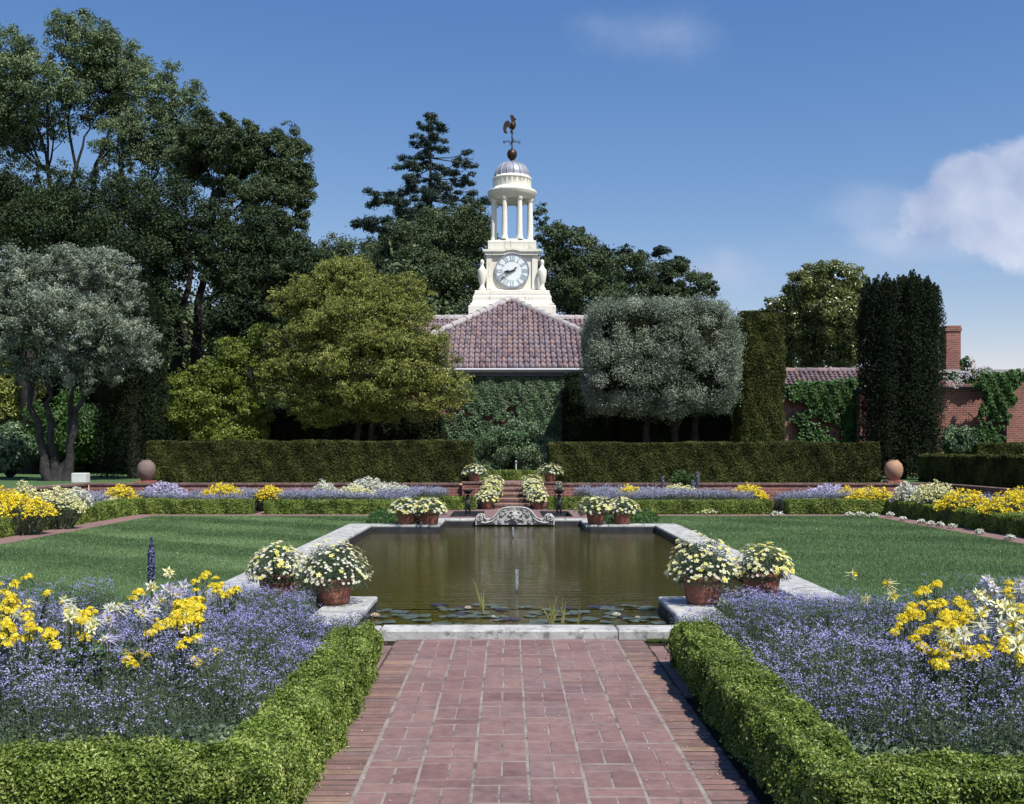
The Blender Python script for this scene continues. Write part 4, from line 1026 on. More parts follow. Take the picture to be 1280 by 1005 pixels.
tree('oak_tree', 'oak crown with an open sprig of branches just right of the clock tower', 'oak', 64, 705,
     [(690, 295, 26, 20, 0), (712, 300, 30, 22, 0), (676, 272, 11, 20, 0), (695, 340, 40, 40, 0), (735, 330, 34, 34, 0), (730, 375, 60, 30, 0)], m_oak, m_bark, 42000, .16, .085, sub=30, cr=.27, trunk=.35, trunks=[(708, 370)], group=OG, gap=.12)
tree('oak_tree', 'grey green oak crown behind the middle of the silvery clipped olive', 'oak', 68, 800,
     [(790, 340, 36, 26, 0), (760, 350, 30, 30, 1), (815, 360, 30, 24, 0), (790, 380, 60, 26, 0)], m_oak, m_bark, 30000, .17, .09, sub=28, cr=.28, trunk=.35, trunks=[(795, 390)], group=OG)
tree('oak_tree', 'thin crowned tree with tufts of leaves showing sky, behind the silvery clipped olive', 'tree', 74, 812,
     [(782, 314, 18, 7, 0), (800, 322, 14, 9, 0), (828, 316, 13, 9, 0), (845, 326, 16, 7, 0), (830, 332, 10, 8, 0)], m_conifer, m_bark, 9000, .15, .08, sub=22, cr=.34, trunk=.22, trunks=[(812, 350)], group=OG)
tree('oak_tree', 'rightmost oak crown thinning to bare grey twigs above the silvery clipped olive', 'oak', 66, 855,
     [(850, 350, 32, 24, 0), (875, 358, 22, 18, 0), (835, 370, 36, 26, 0), (890, 362, 12, 12, 0)], m_oak, m_bark, 21000, .15, .08, sub=26, cr=.27, trunk=.3, trunks=[(855, 380)], group=OG, gap=.15)
def conifer(label, depth, foot, y_top, y_bot, half_w, name='redwood_tree', ntier=13, n=52000, seed=3, L=.26, sparse=1.0, tr=.45, pad=1.0, power=.85):
    B = np.array([at(foot, 560, depth)[0], depth, .64]); t = thing(name, label, 'conifer', B)
    zt = at(foot, y_top, depth)[2] - .64; zb = at(foot, y_bot, depth)[2] - .64; gb, gl = Geo(), Geo(); R0 = half_w * depth / F_PX
    r = np.random.default_rng(seed)
    gb.tube([(0, 0, -.3), (.1, 0, zb), (0, 0, (zb + zt) / 2), (0, 0, zt)], [tr, tr * .62, tr * .35, .04], 9)
    Cs, Rs = [], []
    for i in range(ntier):
        f = i / (ntier - 1); z = zb + (zt - zb) * (f ** .92)
        Rt = R0 * ((1 - f) ** power) * r.uniform(.6, 1.15) + .25
        nb = int(5 * sparse + 2)
        a0 = r.random() * 6
        for b2 in range(nb):
            a = a0 + b2 * 2 * pi / nb + r.normal(0, .25); Lb = Rt * r.uniform(.35, 1.15)
            d = np.array([cos(a), sin(a), 0]); tip = d * Lb + np.array([0, 0, z + Lb * r.uniform(-.16, .16)])
            P = [np.array([0, 0, z]), d * Lb * .5 + np.array([0, 0, z - Lb * .03]), tip]
            gb.tube(P, [tr * .16, tr * .1, .02], 5)
            m = max(3, int(Lb / .55))
            for q in range(m):
                u = .28 + .72 * (q + r.random()) / m; c = (P[1] * 2 * u if u < .5 else P[1] + (P[2] - P[1]) * (2 * u - 1)) if u < .5 else P[1] + (P[2] - P[1]) * (2 * u - 1)
                side = np.array([-d[1], d[0], 0]) * r.normal(0, .20 * Lb * (1.05 - u))
                Cs.append(c + side + np.array([0, 0, r.normal(-.05, .12)])); Rs.append(r.uniform(.34, .62) * pad * (1 - .5 * f))
    clump_leaves(gl, np.array(Cs), np.array(Rs), n, L, L * .3, flat=.6, up=.4, k=.9, fill=.6, sprig=1.0)
    gb.build('trunk', m_bark, t); gl.build('crown', m_conifer, t)
conifer('tall redwood with layered drooping branches, standing against the sky left of the clock tower', 84, 538, 146, 340, 128, ntier=15, seed=12, n=95000, sparse=.85, power=.72, tr=.36, pad=1.15)
conifer('dark pointed conifer rising between the oaks behind the silvery clipped olive', 66, 757, 312, 400, 26, 'dark_conifer', 10, 16000, 5, .2, 1.0, .25, 1.1)

# --- big oaks at the left
LG = 'great oaks at the left'
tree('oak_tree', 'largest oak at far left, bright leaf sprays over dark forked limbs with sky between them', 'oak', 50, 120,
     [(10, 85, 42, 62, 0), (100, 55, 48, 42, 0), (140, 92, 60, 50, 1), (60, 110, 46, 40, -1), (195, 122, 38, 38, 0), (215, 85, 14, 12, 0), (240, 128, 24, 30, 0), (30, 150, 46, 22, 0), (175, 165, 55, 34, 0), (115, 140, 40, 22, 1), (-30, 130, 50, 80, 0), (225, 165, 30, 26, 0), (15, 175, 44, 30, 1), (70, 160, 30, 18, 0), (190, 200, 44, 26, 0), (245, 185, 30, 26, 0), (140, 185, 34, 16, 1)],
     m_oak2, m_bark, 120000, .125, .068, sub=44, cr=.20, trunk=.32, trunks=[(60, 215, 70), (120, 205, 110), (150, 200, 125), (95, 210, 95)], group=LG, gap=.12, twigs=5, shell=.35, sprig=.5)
tree('oak_tree', 'dark spreading oak whose crown ends at the open sky left of the redwood', 'oak', 47, 228,
     [(300, 190, 46, 40, 0), (350, 205, 44, 46, 0), (375, 235, 22, 44, 0), (265, 175, 40, 36, 0), (240, 205, 40, 34, 1), (330, 245, 52, 26, -1), (280, 235, 30, 22, 1), (360, 170, 18, 20, 0), (345, 300, 40, 34, 0), (375, 290, 14, 28, 0)],
     m_oak, m_bark, 118000, .11, .06, sub=44, cr=.20, trunk=.34, trunks=[(240, 330, 218), (262, 300, 228)], group=LG, gap=.08, twigs=4, shell=.4, sprig=.4)
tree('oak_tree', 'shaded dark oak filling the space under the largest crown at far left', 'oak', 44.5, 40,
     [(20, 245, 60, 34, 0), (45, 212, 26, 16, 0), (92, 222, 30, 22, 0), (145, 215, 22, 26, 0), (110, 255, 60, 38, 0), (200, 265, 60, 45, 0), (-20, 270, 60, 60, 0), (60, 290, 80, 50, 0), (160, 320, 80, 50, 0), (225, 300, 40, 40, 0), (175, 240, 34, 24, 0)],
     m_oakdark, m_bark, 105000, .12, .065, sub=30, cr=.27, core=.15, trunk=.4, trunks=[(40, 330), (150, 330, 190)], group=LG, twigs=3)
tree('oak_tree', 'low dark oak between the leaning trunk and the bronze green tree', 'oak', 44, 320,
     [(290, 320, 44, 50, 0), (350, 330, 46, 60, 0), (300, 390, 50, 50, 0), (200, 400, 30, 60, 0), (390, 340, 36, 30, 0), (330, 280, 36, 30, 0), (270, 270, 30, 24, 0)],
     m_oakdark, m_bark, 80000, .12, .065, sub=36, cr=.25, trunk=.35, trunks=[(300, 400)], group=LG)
# the mass of far woodland closing every view under the crowns
n = 95000; B = np.array([-30, 66, .64])
C = np.stack([rng.uniform(-48, -1, 420), rng.uniform(58, 72, 420), rng.uniform(.5, 12, 420)], 1); C[:, 2] *= np.clip(1.15 + (-C[:, 0] - 18) * .012, .75, 1.3)
g = Geo(); clump_leaves(g, C, rng.uniform(1.2, 2.4, 420), n, .32, .18, fill=.6)
C2 = np.stack([rng.uniform(0, 18, 110), rng.uniform(60, 66, 110), rng.uniform(.5, 7.5, 110)], 1); clump_leaves(g, C2, rng.uniform(1.2, 2.2, 110), 26000, .3, .17, fill=.6)
C4 = np.stack([rng.uniform(-46, -3, 260), rng.uniform(55, 58, 260), rng.uniform(.5, 8.5, 260)], 1); clump_leaves(g, C4, rng.uniform(1.3, 2.2, 260), 60000, .34, .2, fill=.6)
C3 = np.stack([rng.uniform(-75, 90, 300), rng.uniform(90, 120, 300), rng.uniform(.5, 5.5, 300)], 1); clump_leaves(g, C3, rng.uniform(2, 3, 300), 26000, .6, .34, fill=.6)
g.build('distant_woodland', m_oak, None, origin=B); tag(bpy.data.objects['distant_woodland'], 'dark mass of woodland far behind the garden trees', 'woodland', kind='stuff')

# --- garden trees
tree('olive_tree', 'grey leaved olive tree with three dark leaning trunks on the left terrace', 'olive tree', 34, 72,
     [(30, 345, 46, 40, 0), (80, 335, 46, 32, 0), (130, 340, 42, 34, 0), (150, 372, 36, 36, .5), (60, 390, 55, 40, -1), (115, 405, 50, 42, -1), (175, 425, 30, 34, 0), (20, 430, 42, 50, 0), (90, 455, 42, 40, -.5), (140, 450, 36, 34, 0), (-20, 380, 50, 60, 0), (45, 470, 26, 26, .5), (185, 450, 20, 20, 0)],
     m_olive, m_olivebark, 150000, .105, .026, core=.12, sub=58, cr=.17, trunk=.155, trunks=[(30, 455, 64), (52, 450, 68), (92, 480, 78), (110, 470, 82)], gap=.06, twigs=5, shell=.3, fill=.6, sprig=1.0, up=.3, kk=1.1)
def clipped_block(name, label, cat, depth, foot, x0, x1, y0, y1, dy, mat, bark, n, L, W, feet, e=9., m=700, cr=.36, lumps=.05):
    s_ = depth / F_PX; c = at((x0 + x1) / 2, (y0 + y1) / 2, depth); B = np.array([at(foot, 560, depth)[0], depth, .64]); t = thing(name, label, cat, B)
    A = np.array([(x1 - x0) / 2 * s_, dy, (y1 - y0) / 2 * s_]) - cr * .55; c = c - B
    u = unit(rng.normal(0, 1, (m, 3))); k = (np.abs(u) ** e).sum(1) ** (-1 / e); Q = u * k[:, None]
    Q *= (1 + lumps * lownoise(Q * 2.2, 1.5, 14) * .6)[:, None]; Q[:, 2] = np.where(Q[:, 2] < -.6, Q[:, 2] * (1 + .16 * lownoise(Q * 3, 1.6, 15)), Q[:, 2])
    C = c + Q * A; g = Geo(); clump_leaves(g, C, cr * rng.uniform(.7, 1.25, m), n, L, W, 0, .9, .25, 1.0, fill=.6, sprig=.55)
    ins = rng.uniform(-.8, .8, (90, 3)) * A + c; clump_leaves(g, ins, np.full(90, .6), int(n * .15), L, W)
    th = np.linspace(0, 2 * pi, 25)[:-1]; pl = [(c[0] + A[0] * .86 * np.sign(cos(q)) * abs(cos(q)) ** .35, c[1] + A[1] * .8 * np.sign(sin(q)) * abs(sin(q)) ** .35) for q in th]
    g.prism(pl, c[2] - A[2] * .72, c[2] + A[2] * .86, 1, axis='z')
    gb = Geo()
    for fx, tx in feet:
        f = np.array([at(fx, 560, depth)[0] - B[0], 0, -.1]); e_ = np.array([at(tx, 560, depth)[0] - B[0], 0, c[2] - A[2] * .5]); gb.tube(curve3(f, e_, 9, wob=.06), np.linspace(.15, .09, 9), 9)
        for q in range(9): gb.tube(curve3(e_, c + rng.uniform(-.85, .85, 3) * A, 6, wob=.1), np.linspace(.06, .015, 6), 5)
    gb.build('trunk', bark, t); g.build('crown', [mat, m_core], t)
clipped_block('clipped_olive_tree', 'broad silvery olive clipped to a rounded block right of the ivy covered wall', 'olive tree', 37, 830, 733, 917, 379, 511, 1.7, m_olive, m_bark, 215000, .085, .026, [(815, 800), (845, 855), (862, 880)])  # darker bark on these trunks, crown shade put into the colour
tree('bronze_leaved_tree', 'broad tree with layered bronze green sprays between the lime green tree and the ivy wall', 'tree', 37.5, 450,
     [(430, 345, 40, 18, 0), (400, 365, 46, 20, 0), (460, 368, 46, 20, -.4), (510, 362, 34, 16, 0), (375, 385, 36, 20, .4), (430, 395, 56, 18, -1), (500, 395, 46, 18, -.6), (470, 425, 60, 16, -1.2), (395, 415, 40, 18, -.5), (520, 430, 48, 18, -.8), (545, 450, 34, 14, 0), (430, 455, 54, 16, -1.4), (500, 465, 52, 16, -1.2), (548, 480, 46, 15, -.6), (380, 455, 40, 18, -.4), (460, 490, 56, 14, -1.2), (375, 490, 36, 14, -.4), (530, 505, 50, 14, -.6), (345, 430, 18, 20, 0), (400, 520, 34, 12, 0), (410, 340, 20, 12, 0), (580, 492, 18, 10, 0), (350, 375, 22, 14, 0), (340, 475, 22, 24, 0), (440, 335, 30, 12, 0), (480, 385, 50, 20, 0), (420, 435, 60, 24, 0), (500, 440, 50, 24, 0), (460, 510, 60, 16, 0), (400, 500, 50, 20, 0)],
     m_bronze, m_bark, 175000, .095, .036, sub=110, cr=.20, trunk=.16, trunks=[(440, 480), (470, 500, 462)], twigs=5, shell=.35, flat=.55, up=.6, fill=.6, sprig=1.1, kk=1.0, core=.34, gap=.02, ryk=1.4)
tree('lime_green_tree', 'lime green broad leaved tree between the dark yew and the bronze green tree', 'tree', 38.5, 300,
     [(330, 420, 22, 18, 0), (300, 440, 34, 20, 0), (335, 455, 24, 26, 0), (265, 460, 26, 16, 0), (290, 475, 40, 24, 0), (232, 480, 26, 24, 0), (250, 510, 46, 28, -.6), (310, 510, 34, 26, -.4), (222, 520, 22, 30, 0), (285, 545, 50, 20, -.6), (320, 540, 20, 20, 0)],
     m_lime, m_bark, 62000, .095, .05, sub=54, cr=.22, trunk=.14, trunks=[(300, 490), (325, 480, 318)], twigs=4, shell=.3, fill=.6, up=.6, sprig=.4, gap=.06)
tree('magnolia_tree', 'round glossy leaved magnolia rising behind the tiled garden wall', 'magnolia', 49, 1020,
     [(1020, 358, 38, 30, 0), (1050, 350, 34, 24, 0), (1000, 380, 30, 26, 0), (1045, 395, 44, 36, -1), (1000, 415, 34, 32, 0), (970, 385, 18, 16, 0), (1075, 380, 30, 34, 0), (1040, 435, 50, 30, 0), (985, 445, 26, 24, 0), (1030, 335, 18, 10, 0)],
     m_gloss, m_bark, 60000, .15, .075, sub=46, cr=.24, trunk=.25, trunks=[(1020, 440)], twigs=3, shell=.4, up=.7, sprig=.3, gap=.05)
# tall yews made of upright plumes
def plumed_yew(label, depth, x0, x1, y_top, lean=0, name='plumed_yew', n=90000, tips=26, base=570, taper=.94, mat=None, spiky=1.2, topf=None):
    c = at((x0 + x1) / 2, 560, depth); B = np.array([c[0], depth, .64]); t = thing(name, label, 'yew', B); hw = (x1 - x0) / 2 * depth / F_PX; H = at(0, y_top, depth)[2] - .64
    gl, gb = Geo(), Geo(); gb.tube([(0, 0, -.1), (0, 0, H * .5), (0, 0, H * .85)], [.22, .14, .04], 8)
    m = tips * 6; ang = rng.random(m) * 2 * pi; rr = np.sqrt(rng.random(m)) * .92
    Ps, Ns = [], []; per = n // m
    for i in range(m):
        x, y = cos(ang[i]) * rr[i] * hw, sin(ang[i]) * rr[i] * hw * .8
        ht = H * ((topf(x / hw) if topf else 1) - .03 * rr[i] ** 6) * rng.uniform(.93, 1.01); z0 = .05 if rr[i] > .4 else H * .4
        q = rng.random(per) ** .75; z = z0 + (ht - z0) * q; ta = np.clip((ht - z) / (spiky * .9), .02, 1) ** .7
        a = rng.random(per) * 2 * pi; rad = .30 * ta * (.35 + .65 * rng.random(per) ** .5) * hw / 1.4
        low = taper + (1 - taper) * np.clip(z / H * 1.6, 0, 1)
        Ps.append(np.stack([x * low + np.cos(a) * rad, y * low + np.sin(a) * rad, z], 1)); Ns.append(np.stack([np.cos(a), np.sin(a), np.full(per, .3)], 1))
    P, N = np.concatenate(Ps), np.concatenate(Ns)
    gl.leaves(P, N, .085, .034, 0, np.clip(.45 + .2 * lownoise(P, 2, 9) + rng.normal(0, .2, len(P)), 0, 1), k=.7)
    gb.build('trunk', m_bark, t); gl.build('crown', mat or m_yew, t)
plumed_yew('broad black green upright yew with plumed tips before the right brick wall', 36, 1075, 1176, 341, n=150000, topf=lambda u: .985 + .012 * sin(u * 9))
plumed_yew('dark conical yew standing behind the right side of the grey olive tree', 37, 128, 205, 335, n=70000, tips=18, topf=lambda u: 1 - .28 * abs(u - .2), taper=1.25)
# shrubs
def shrub(name, label, cat, px, py, depth, rx, ry, mat, n, L, W=None, base_z=.64, m=40, cr=.3, up=.5, fill=.5, thick=.8, flat=.85, stems=True, group=None):
    c = at(px, py, depth); s_ = depth / F_PX; B = np.array([c[0], depth, base_z]); t = thing(name, label, cat, B, 0, group)
    u = unit(rng.normal(0, 1, (m, 3))); rad = .45 + .5 * rng.random(m)
    C = (c - B) + u * rad[:, None] * np.array([rx * s_, rx * s_ * thick, ry * s_]); C[:, 2] = np.maximum(C[:, 2], .08)
    g = Geo(); clump_leaves(g, C, cr * math.sqrt(rx * ry) * s_ * rng.uniform(.7, 1.2, m), n, L, W or L * .5, flat=flat, up=up, fill=fill, sprig=.3)
    gb = Geo()
    for q in range(min(14, m)): gb.tube(curve3((0, 0, -.05), C[q], 5), [.03, .025, .018, .012, .008], 5)
    gb.build('stems', m_bark, t); g.build('foliage', mat, t); return t
shrub('leafy_shrub', 'bright green large leaved shrub at the left edge beside the grey olive trunks', 'shrub', 12, 562, 38, 40, 30, m_ivy, 12000, .17, .08, m=30)
shrub('leafy_shrub', 'pale green shrubs seen between the trunks of the grey olive', 'shrub', 85, 540, 44, 60, 46, m_vine, 20000, .13, .07, m=60)
shrub('leafy_shrub', 'yellow green bush at the left edge under the grey olive crown', 'shrub', 15, 480, 45, 40, 60, m_bronze, 20000, .12, .06, m=60)
shrub('leafy_shrub', 'low glossy shrub between the plumed yew and the draped climber', 'shrub', 1196, 553, 38, 26, 24, m_ivy, 9000, .09, .045, m=40)
shrub('leafy_shrub', 'bushy ivy mound at the foot of the ivy covered wall above the steps', 'shrub', 648, 560, 38.5, 58, 34, m_ivy, 26000, .085, .05, m=90, cr=.24)
shrub('shade_fill_undergrowth', 'added near black undergrowth standing for deep shade behind the lime green tree', 'shrubs', 270, 520, 44, 130, 60, m_yew, 30000, .14, .08, m=120, cr=.22)  # added as a dark mass, shade put into its near-black leaves
shrub('shade_fill_undergrowth', 'added near black undergrowth standing for deep shade behind grey olive and dark conical yew', 'shrubs', 110, 520, 49, 130, 90, m_yew, 34000, .16, .09, m=120, cr=.22)  # second bank of near-black leaves added for the dark under the trees
# climbers: ivy over the house wall, vines on the garden walls
def climber(name, label, blobs, depth, mat, n, L, thick=.18, st=True, trunk=None, hang=0, cat='climber', k=.45, base_z=.64):
    xs = [b[0] for b in blobs]; B = np.array([at(sum(xs) / len(xs), 560, depth)[0], depth, base_z]); t = thing(name, label, cat, B); s_ = depth / F_PX
    w_ = np.array([b[2] * b[3] for b in blobs], float); ci = rng.choice(len(blobs), n, p=w_ / w_.sum()); b2 = np.array(blobs, float)[ci]
    a = rng.random(n) * 2 * pi; r = np.sqrt(rng.random(n)) * (1 + .12 * np.sin(a * 5 + ci) + .08 * np.sin(a * 11 + 2 * ci))
    px = b2[:, 0] + cos_(a) * r * b2[:, 2]; py = b2[:, 1] + sin_(a) * r * b2[:, 3]
    X = (px - VX) * s_ + CAMX - B[0]; Z = EYE - (py - HY) * s_ - base_z
    Q = np.stack([X, np.zeros(n), Z], 1); un = lownoise(Q, 2.6, 12)
    gap = lownoise(Q, 1.5, 31) + .5 * lownoise(Q, 6, 32)
    keep = (gap > -1.05) & (Z < (3.78 if name == 'ivy' else 99)); Q = Q[keep]; un = un[keep]; n = len(Q)
    Q[:, 1] = -(thick * (.35 + .3 * un) + thick * .5 * rng.random(n)); Q[:, 2] = np.maximum(Q[:, 2], .02)
    g = Geo(); g.leaves(Q, np.tile([0, -1., .55], (n, 1)), L, L * .72, 0, np.clip(.5 + .15 * un + rng.normal(0, .24, n), 0, 1), k=k)
    gs = Geo()
    for q in range(12 if st else 0):
        j = random.randrange(n); gs.tube(curve3((Q[j][0] * .6, -.03, 0), (Q[j][0], -.04, Q[j][2]), 8, wob=.05), np.linspace(.03, .008, 8), 5)
    if st: gs.build('stems', m_bark, t)
    g.build('foliage', mat, t)
cos_, sin_ = np.cos, np.sin
climber('ivy', 'dense glossy ivy covering the front wall of the tiled house', [(650, 500, 62, 42), (650, 480, 60, 16), (600, 480, 26, 18), (690, 520, 26, 60), (640, 560, 60, 50), (575, 485, 22, 18), (610, 520, 22, 50), (570, 545, 18, 30), (630, 478, 56, 14)], 41.68, m_ivy, 62000, .085, .20)
climber('wall_vine', 'green vine on the brick wall between the square yew column and plumed yew', [(1020, 492, 40, 16), (1050, 505, 30, 30), (1005, 490, 26, 10), (1035, 530, 30, 30), (1065, 540, 16, 20), (1000, 525, 12, 8), (1060, 500, 20, 26), (1010, 545, 14, 10)], 43.9, m_vine, 15000, .13, .35)
climber('wall_vine', 'tall green climber draping the far right brick wall like a tapering curtain', [(1242, 480, 26, 14), (1245, 500, 20, 20), (1240, 525, 20, 22), (1235, 545, 20, 18), (1262, 472, 14, 8)], 42.3, m_vine, 11000, .13, .4)
climber('wall_vine', 'faded flowering rambler trailing along the top of the far right wall', [(1200, 470, 22, 6), (1222, 466, 22, 7), (1190, 480, 10, 6), (1212, 455, 6, 9)], 42.8, m_petal, 700, .07, .3, False)
climber('wall_vine', 'green stems of the rambler on top of the wall right of the chimney', [(1205, 472, 26, 7), (1225, 468, 20, 7), (1205, 456, 7, 9), (1275, 466, 12, 5)], 42.9, m_vine, 3500, .10, .3, False)
# ------------------------------------------------------------------ flower beds
def spray(g, P, n_f, r, L, mat, k=.7, flat=.5, rnd=None):
    """n_f small florets round every point of P"""
    m = len(P); Q = np.repeat(P, n_f, 0) + rng.normal(0, 1, (m * n_f, 3)) * np.array([r, r, r * flat])
    rr = None if rnd is None else np.clip(np.repeat(rnd, n_f) + rng.normal(0, .15, m * n_f), 0, 1)
    g.leaves(Q, [0, -.2, 1.], L, L * .9, mat, rr, bend=.12, k=k)
def soil_sheet(polys, z=.012): 
    g = Geo()
    for p in polys: g.add([(x, y, z) for x, y in p], [tuple(range(len(p)))])
    return g
g = soil_sheet([[(-7, 4.7), (-1.35, 4.7), (-1.35, 9.05), (-3.4, 9.59), (-7, 9.59)], [(1.4, 4.5), (7, 4.5), (7, 9.59), (3.4, 9.59), (1.4, 9.05)]])
for s in (-1, 1): g.add([(s*1.93, 9.05, .015), (s*3.42, 9.05, .015), (s*3.42, 10.85, .015), (s*1.93, 10.85, .015)], [(0, 1, 2, 3) if s > 0 else (0, 3, 2, 1)])
for s in (-1, 1): g.add([(s*9.75, 10, .01), (s*12.19, 10, .01), (s*12.19, 31.19, .01), (s*9.75, 31.19, .01)], [(0, 1, 2, 3) if s > 0 else (0, 3, 2, 1)])
tag(g.build('flower_bed_soil', m_soil), kind='structure')

BEDS = {-1: [(-6, 4.70), (-1.32, 4.70), (-1.28, 7.9), (-1.24, 9.0), (-1.95, 9.08), (-1.95, 10.7), (-3.3, 10.5), (-3.4, 9.7), (-6, 9.55)],
         1: [(1.37, 4.54), (6, 4.54), (6, 9.55), (3.4, 9.7), (3.3, 10.5), (1.97, 10.7), (1.97, 9.08), (1.28, 9.0), (1.32, 8.1)]}
for s, name in ((-1, 'left'), (1, 'right')):
    poly = np.array(BEDS[s]); N = 30000
    q = fill_poly(poly, N); q = q[np.abs(q[:, 0]) < .50 * q[:, 1] + .5]; Pn = np.stack([q[:, 0], q[:, 1], np.zeros(len(q))], 1); N = len(q)
    ln = lownoise(Pn, 1.4, 21); l2 = lownoise(Pn, 4.5, 22)
    edge = np.minimum(1, (q[:, 1] - 4.6) / .5)                 # shorter, leafier at the front
    h = (.355 + .07 * ln + .075 * l2 + rng.normal(0, .055, N)) * (.55 + .45 * edge); h *= 1 - np.clip((q[:, 1] - 8.5) / .8, 0, 1) * .45 * (np.abs(q[:, 0]) < 3.6); h = np.clip(h, .08, .5)
    near = np.clip((np.abs(q[:, 0]) - 1.3) / .35, .75, 1); h *= near
    # stems and leaves
    g = Geo(); ln_ = rng.normal(0, .10, (N, 2)) * h[:, None]
    top = np.stack([q[:, 0] + ln_[:, 0], q[:, 1] + ln_[:, 1], h], 1)
    D = top - Pn
    g.blades(Pn, D, np.linalg.norm(D, axis=1) * 1.02, .005, 1, np.clip(rng.random(N), 0, 1))
    nl = 230000; i = rng.integers(0, N, nl); u = rng.random(nl) ** .9
    base = Pn[i] + D[i] * u[:, None] + rng.normal(0, .012, (nl, 3)); base[:, 2] = np.maximum(base[:, 2], .01)
    g.leaves(base, [0, 0, .7], .030 * (1.25 - .75 * u), .0085, 0, np.clip(.4 + .2 * ln[i] + rng.normal(0, .2, nl), 0, 1), k=.8)
    # coarse leaves low at the front
    nf_ = 20000; q2 = fill_poly([(s * 5, 4.6), (s * 1.4, 4.6), (s * 1.4, 5.4), (s * 5, 5.4)][::1], nf_)
    g.leaves(np.stack([q2[:, 0], q2[:, 1] + .1, .02 + .2 * rng.random(nf_)], 1), [0, -.2, 1], .055, .026, 0, rng.random(nf_), k=.6)
    tag(g.build('bedding_foliage', [m_fern, m_stem]), kind='stuff')
    # florets in little curled sprays
    dens = np.clip(.52 + .42 * lownoise(Pn, 2.6, 33) + .35 * l2, .03, 1) * np.clip((q[:, 1] - 4.62) / 1.0, .08, 1)
    k = rng.random(N) < dens * .70; T = top[k] + [0, 0, .004]; g = Geo()
    tone = np.clip(.45 + .25 * lownoise(T, 1.2, 40), 0, 1)
    spray(g, T, 7, .0125, .0098, 0, rnd=tone)
    spray(g, T[::3] + rng.normal(0, .02, (len(T[::3]), 3)), 4, .008, .0085, 0, rnd=tone[::3])
    tag(g.build('forget_me_nots', [m_blue]), kind='stuff')

# --- wallflowers: domed heads of yellow florets on stems
def head_geo(nfl=34, r=.026, mat=0):
    g = Geo(); u = unit(rng.normal(0, 1, (nfl, 3)) + [0, 0, .45]); u[:, 2] = np.abs(u[:, 2]) * .8
    for p in u: daisy(g, p * r * rng.uniform(.8, 1.05), p + rng.normal(0, .25, 3), r * .36, mat, mat, 4, .2)
    return g.mesh('wallflower_head', [m_yel, m_cream])
HEADS = [head_geo(), head_geo(28, .022), head_geo(40, .030)]
def wallflower(label, spots, zr=(.50, .60), group='yellow wallflowers among the blue flowers'):
    spots = spots + [(x + random.gauss(0, 4.5), y + abs(random.gauss(0, 5))) for x, y in spots if random.random() < .75]
    P = np.array([on(x, y, random.uniform(*zr)) for x, y in spots]); B = np.array([P[:, 0].mean(), P[:, 1].mean(), .0]); t = thing('wallflower', label, 'wallflower', B, 0, group)
    g = Geo()
    for p in P:
        f = (p - B) * [.35, .35, 0]; g.tube([f, f + (p - B - f) * [.4, .4, .6], p - B - [0, 0, .01]], [.006, .005, .003], 4, 1)
        n = 16; u = rng.random(n); b2 = f + (p - B - f) * u[:, None]; g.leaves(b2 + rng.normal(0, .012, (n, 3)), [0, 0, .6], .06, .011, 0, k=.8)
    g.build('stems', [m_fern, m_stem], t)
    for p in P: child(random.choice(HEADS), 'flower_head', t, p - B, (random.uniform(-.3, .3), random.uniform(-.3, .3), random.random() * 6), random.uniform(.95, 1.4))
def c4(L, ox, oy, s_): return [(ox + x / s_, oy + y / s_) for x, y in L]
def jit(cx, cy, sx, sy, n): return [(cx + random.gauss(0, sx), cy + random.gauss(0, sy)) for _ in range(n)]
A = lambda L: c4(L, 0, 690, 4)
wallflower('pair of tall yellow wallflower heads above the left edge of the left bed', A([(75, 150), (145, 125), (240, 210)]), (.58, .62))
wallflower('dense yellow wallflower cluster at the left edge of the left bed', jit(10, 765, 8, 16, 26))
wallflower('yellow wallflower right of the dense cluster at the left edge', A([(140, 320), (160, 390), (125, 330), (175, 400), (130, 440), (150, 380), (50, 400), (80, 430), (30, 470)]))
wallflower('small yellow wallflower below the green lobed leaves in the left bed', A([(245, 400), (255, 415), (240, 430), (270, 470), (280, 480), (410, 400), (405, 410)]), (.42, .5))
wallflower('few yellow wallflower heads between the cream columbines in the left bed', A([(400, 310), (430, 320), (395, 350), (450, 295), (415, 330)]))
wallflower('single yellow wallflower head beside the lavender columbines', A([(690, 205), (700, 200), (685, 210)]), (.56, .6))
wallflower('tallest yellow wallflower by the stone coping in the left bed', A([(1025, 115), (1035, 110), (1020, 125), (980, 150), (975, 155)]), (.56, .62))
wallflower('yellow wallflower nearest the potted daisies in the left bed', A([(1080, 175), (1060, 170), (1110, 165), (1095, 185), (1175, 190), (1165, 200), (1185, 195), (1120, 225)]), (.50, .56))
wallflower('large golden wallflower mass in the middle of the left bed', A([(900, 250), (920, 260), (940, 250), (960, 240), (890, 290), (930, 300), (950, 290), (980, 290), (1000, 240), (1010, 250), (990, 300), (880, 320), (910, 330), (970, 250), (940, 270)]) + jit(234, 764, 8, 6, 10))
wallflower('looser golden wallflower below the large mass in the left bed', A([(870, 360), (890, 380), (910, 370), (930, 360), (960, 350), (980, 360), (880, 340), (920, 400), (990, 430), (970, 440), (930, 450), (900, 460)]), (.45, .52))
wallflower('yellow and rusty wallflower under the lavender columbines', A([(780, 345), (790, 370), (810, 360), (750, 410), (740, 420), (840, 350), (800, 390), (820, 375)]), (.42, .5))
wallflower('low scattered yellow wallflower buds in the front of the left bed', A([(610, 500), (640, 520), (700, 505), (965, 540), (970, 520), (1080, 510), (640, 550)]), (.34, .40))
A = lambda L: c4(L, 1040, 690, 5.333)
wallflower('two single yellow wallflower heads standing clear above the right bed', A([(700, 210), (715, 220), (610, 260), (625, 270), (690, 225)]), (.58, .62))
